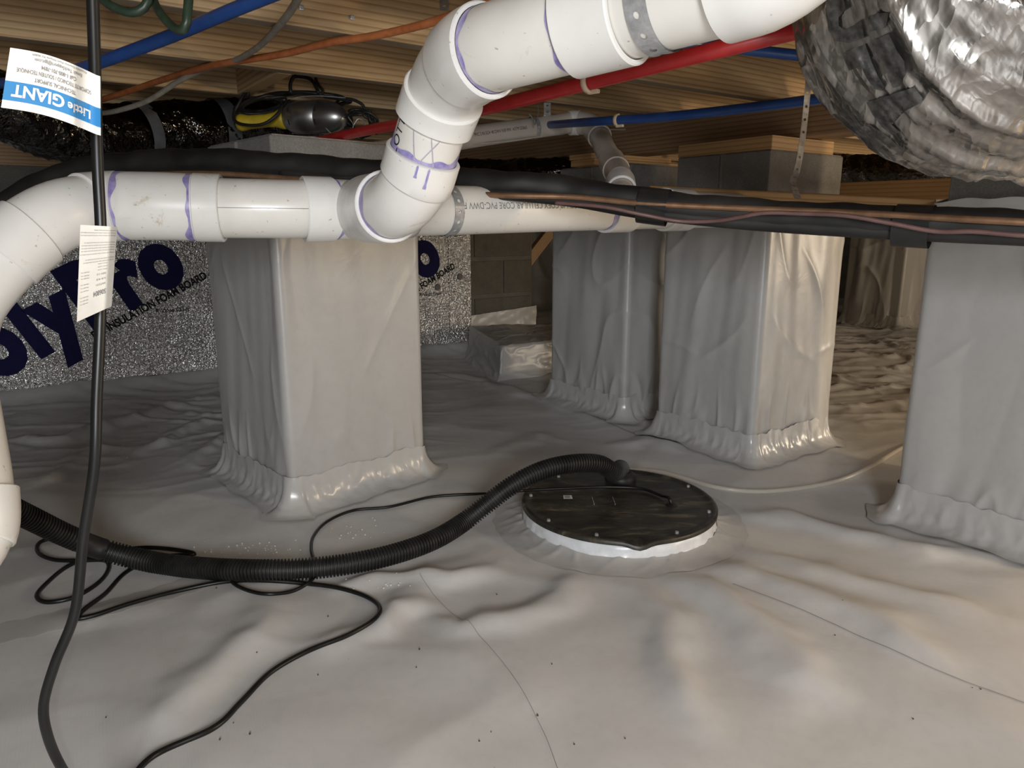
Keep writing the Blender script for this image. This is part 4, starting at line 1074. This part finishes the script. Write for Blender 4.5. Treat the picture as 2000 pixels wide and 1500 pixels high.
def make_tag(name, label, TL, TR, BL, BR, d_fn, paper, bandrows, lines, cols=24, rows=24, bow=None):
    root = empty(name); tag(root, label, 'tag')
    def pt(s, t, off=0):
        x = (TL[0]*(1-s)+TR[0]*s)*(1-t)+(BL[0]*(1-s)+BR[0]*s)*t; y = (TL[1]*(1-s)+TR[1]*s)*(1-t)+(BL[1]*(1-s)+BR[1]*s)*t
        if bow: y += bow(s, t)
        return P(x, y, d_fn(s, t)-off)
    A = np.array([[list(pt(i/cols, j/rows)) for j in range(rows+1)] for i in range(cols+1)])
    B = np.array([[list(pt(i/cols, j/rows, -.0006)) for j in range(rows+1)] for i in range(cols+1)])
    grid_obj('tag_sheet', A, paper, root); grid_obj('tag_back', B, paper, root)
    if bandrows:
        C = np.array([[list(pt(i/cols, bandrows[0]+(bandrows[1]-bandrows[0])*j/6, .0004)) for j in range(7)] for i in range(cols+1)])
        grid_obj('blue_band', C, M['bluei'], root)
    for body, s0, t0, size, wid, mat, bold in lines:
        # upside-down print: text starts at s0 and runs left, letter tops point down
        V, Fc = text2d(body, 1.0, bold); mx = max(v[0] for v in V); V = [(v[0]/mx, v[1]/.73) for v in V]
        V, Fc = fine2d(V, Fc, .35)
        mesh_obj('lettering', [pt(s0-x*wid, t0+y*size, .0008) for x, y in V], Fc, mat, root, smooth=False)
    return root
wht = M['paper']
make_tag('cord_tag', 'white cord tag with a blue band and upside-down lettering', (20, 93), (196, 149), (2, 210), (197, 265),
  lambda s, t: .475+.035*s+(.012*math.sin((s-.72)*9) if s > .72 else 0), M['paper'], (.545, .865),
  [('GIANT', .63, .60, .20, .55, wht, .03), ('Little', .90, .65, .145, .24, wht, .025),
   ('TECHNICAL SUPPORT', .74, .43, .068, .44, M['inkg'], .01), ('SOPORTE TECNICO / SOUTIEN TECHNIQUE', .90, .31, .068, .80, M['inkg'], .01), ('Call 1-800-701-7894', .74, .20, .068, .38, M['inkg'], .01),
   ('Email: TechSupport@lgpc.com', .80, .10, .06, .52, M['inkg'], .005), ('Franklin Electric Fort Wayne IN 46809', .85, .03, .035, .60, M['inkg'], 0)], bow=lambda s, t: -9*math.sin(math.pi*min(1, s*1.05)) )
small = [('Copyright and warranty details', .98, .045, .014, .6, M['inkg'], 0)]
rows_ = [(.075, .95), (.105, .95), (.185, .85), (.215, .92), (.245, .92), (.275, .92), (.31, .95), (.37, .8), (.40, .85)]
for t_, w_ in rows_: small.append(('Warning risk of electric shock read all instructions before use', .97, t_, .014, w_, M['inkg'], 0))
for t_ in (.43, .465, .50): small.append(('Date code', .80, t_, .013, .27, M['inkg'], 0))
for t_ in (.50, .535, .565, .63, .665, .70, .765, .80, .835): small.append(('Model no.', .30, t_, .013, .24, M['inkg'], 0))
for b_, t_ in (('20V-12', .545), ('3.0-4.0', .605), ('207231', .665)): small.append((b_, .78, t_, .022, .27, M['inkg'], .0))
small.append(('506804', .80, .745, .060, .36, M['inkg'], .02))
make_tag('cord_tag', 'long cream cord tag with small grey print hanging before the foil board', (157, 439), (229, 443), (150, 629), (218, 598),
  lambda s, t: .545+(.0 if s < .82 else -.018*(s-.82)/.18)+.006*math.sin(t*3), M['paperb'], None, small)

# ------------------------------------------------------------------ drop light on the front pier
dl = empty('drop_light'); tag(dl, 'yellow-handled drop light with metal shade lying on the front pier', 'work light')
ax0, ax1 = P(556, 232, 2.03), P(676, 230, 1.98)
lpth = Path([P(460, 240, 2.04), P(500, 238, 2.04), P(556, 232, 2.03), P(600, 229, 2.01), P(640, 229, 1.99), P(678, 230, 1.97)], 10)
def sp_(x): return lpth.near(x, 235)
q0, q1 = sp_(556), sp_(678); Ls = q1-q0
shade = [(q0, .018), (q0+.006, .030), (q0+.02, .040), (q0+.05, .0445), (q0+.095, .0455), (q0+.0955, .0445), (q0+.10, .0445), (q0+.115, .043), (q0+.13, .039), (q0+.145, .032), (q0+.156, .022), (q0+.162, .011), (q0+.164, .001)]
shade = [(q0+(d-q0)*Ls/.164, r) for d, r in shade]
tag(lpth.seg('shade', 0, 0, 0, M['alu'], dl, ns=44, prof=shade, caps=False), 'rounded metal shade')
lpth.seg('handle', 0, 0, 0, M['yellow'], dl, ns=24, prof=[(sp_(462), .020), (sp_(470), .024), (sp_(488), .019), (sp_(520), .018), (sp_(540), .021), (sp_(550), .028), (sp_(562), .028)])
lpth.seg('end_cap', 0, 0, 0, M['black'], dl, ns=20, prof=[(sp_(456), .008), (sp_(458), .014), (sp_(464), .020)])
tf = theta_facing(lpth, q0+Ls*.5)
for q, th in ((.2, .25), (.2, -.5), (.62, .25), (.62, -.5)):
    s0 = q0+Ls*q; A = np.array([[list(lpth.surf(s0+a, tf+th+b*.16, .0468)) for b in (-1, 0, 1)] for a in (-.002, .002)])
    grid_obj('slot', A, M['inkk'], dl)
for th in (1.2, 2.2, -1.6):
    tube('guard_wire', [lpth.surf(q0+Ls*k, tf+th, .049+.006*math.sin(k*3.1)) for k in (0, .2, .4, .6, .8, 1, 1.06)], .0014, M['galv'], dl, ns=8)
tube('guard_wire', [P(636, 250, 1.93), P(650, 262, 1.92), P(675, 262, 1.92), P(690, 247, 1.93), P(680, 228, 1.95)], .0015, M['galv'], dl, ns=8)
tube('hook', [P(690, 245, 1.95), P(700, 232, 1.95), P(708, 235, 1.95), P(715, 248, 1.94), P(712, 260, 1.94)], .0018, M['galv'], dl, ns=8)
# coiled cord, many loops
def coil(cx, cy, d, rx, ry, turns, jit, tilt=0, seed=1):
    rnd = random.Random(seed); pts = []
    for i in range(turns*10):
        a = 2*math.pi*i/10; rr = 1+rnd.uniform(-jit, jit)
        x = rx*rr*math.cos(a); y = ry*rr*math.sin(a)
        pts.append(P(cx+x*math.cos(tilt)-y*math.sin(tilt), cy+x*math.sin(tilt)+y*math.cos(tilt), d+.05*math.sin(a)+rnd.uniform(-.012, .012)))
    return pts
tube('cord', coil(512, 205, 2.03, 46, 14, 8, .22, -.15, 2), .0040, M['black'], dl, ns=8, n=4)
tube('cord', coil(600, 194, 2.06, 70, 12, 8, .25, .05, 3), .0040, M['black'], dl, ns=8, n=4)
tube('cord', coil(704, 240, 1.98, 26, 22, 7, .35, .3, 5), .0038, M['black'], dl, ns=8, n=4)
tube('cord', [P(476, 134, 1.95), P(482, 155, 1.97), P(485, 175, 1.98), P(484, 190, 1.99)], .0045, M['black'], dl, ns=8)
tube('cord', [P(498, 134, 1.96), P(500, 150, 1.97), P(492, 168, 1.98), P(478, 182, 1.99), P(468, 200, 2.0), P(458, 218, 2.0), P(458, 235, 1.99), P(480, 244, 1.97), P(515, 242, 1.96), P(540, 225, 1.96), P(552, 205, 1.98)], .0045, M['black'], dl, ns=8)
tube('cord', [P(568, 182, 2.0), P(567, 165, 2.0), P(574, 150, 2.0), P(592, 150, 2.0), P(608, 156, 2.0), P(617, 170, 2.0), P(622, 182, 1.99)], .0050, M['black'], dl, ns=8)
tube('cord', [P(616, 153, 2.0), P(622, 166, 1.99), P(631, 178, 1.98), P(630, 186, 1.98), P(655, 192, 1.97), P(690, 195, 1.95), P(710, 207, 1.95), P(713, 222, 1.95), P(728, 235, 1.95), P(735, 262, 1.94)], .0042, M['black'], dl, ns=8)
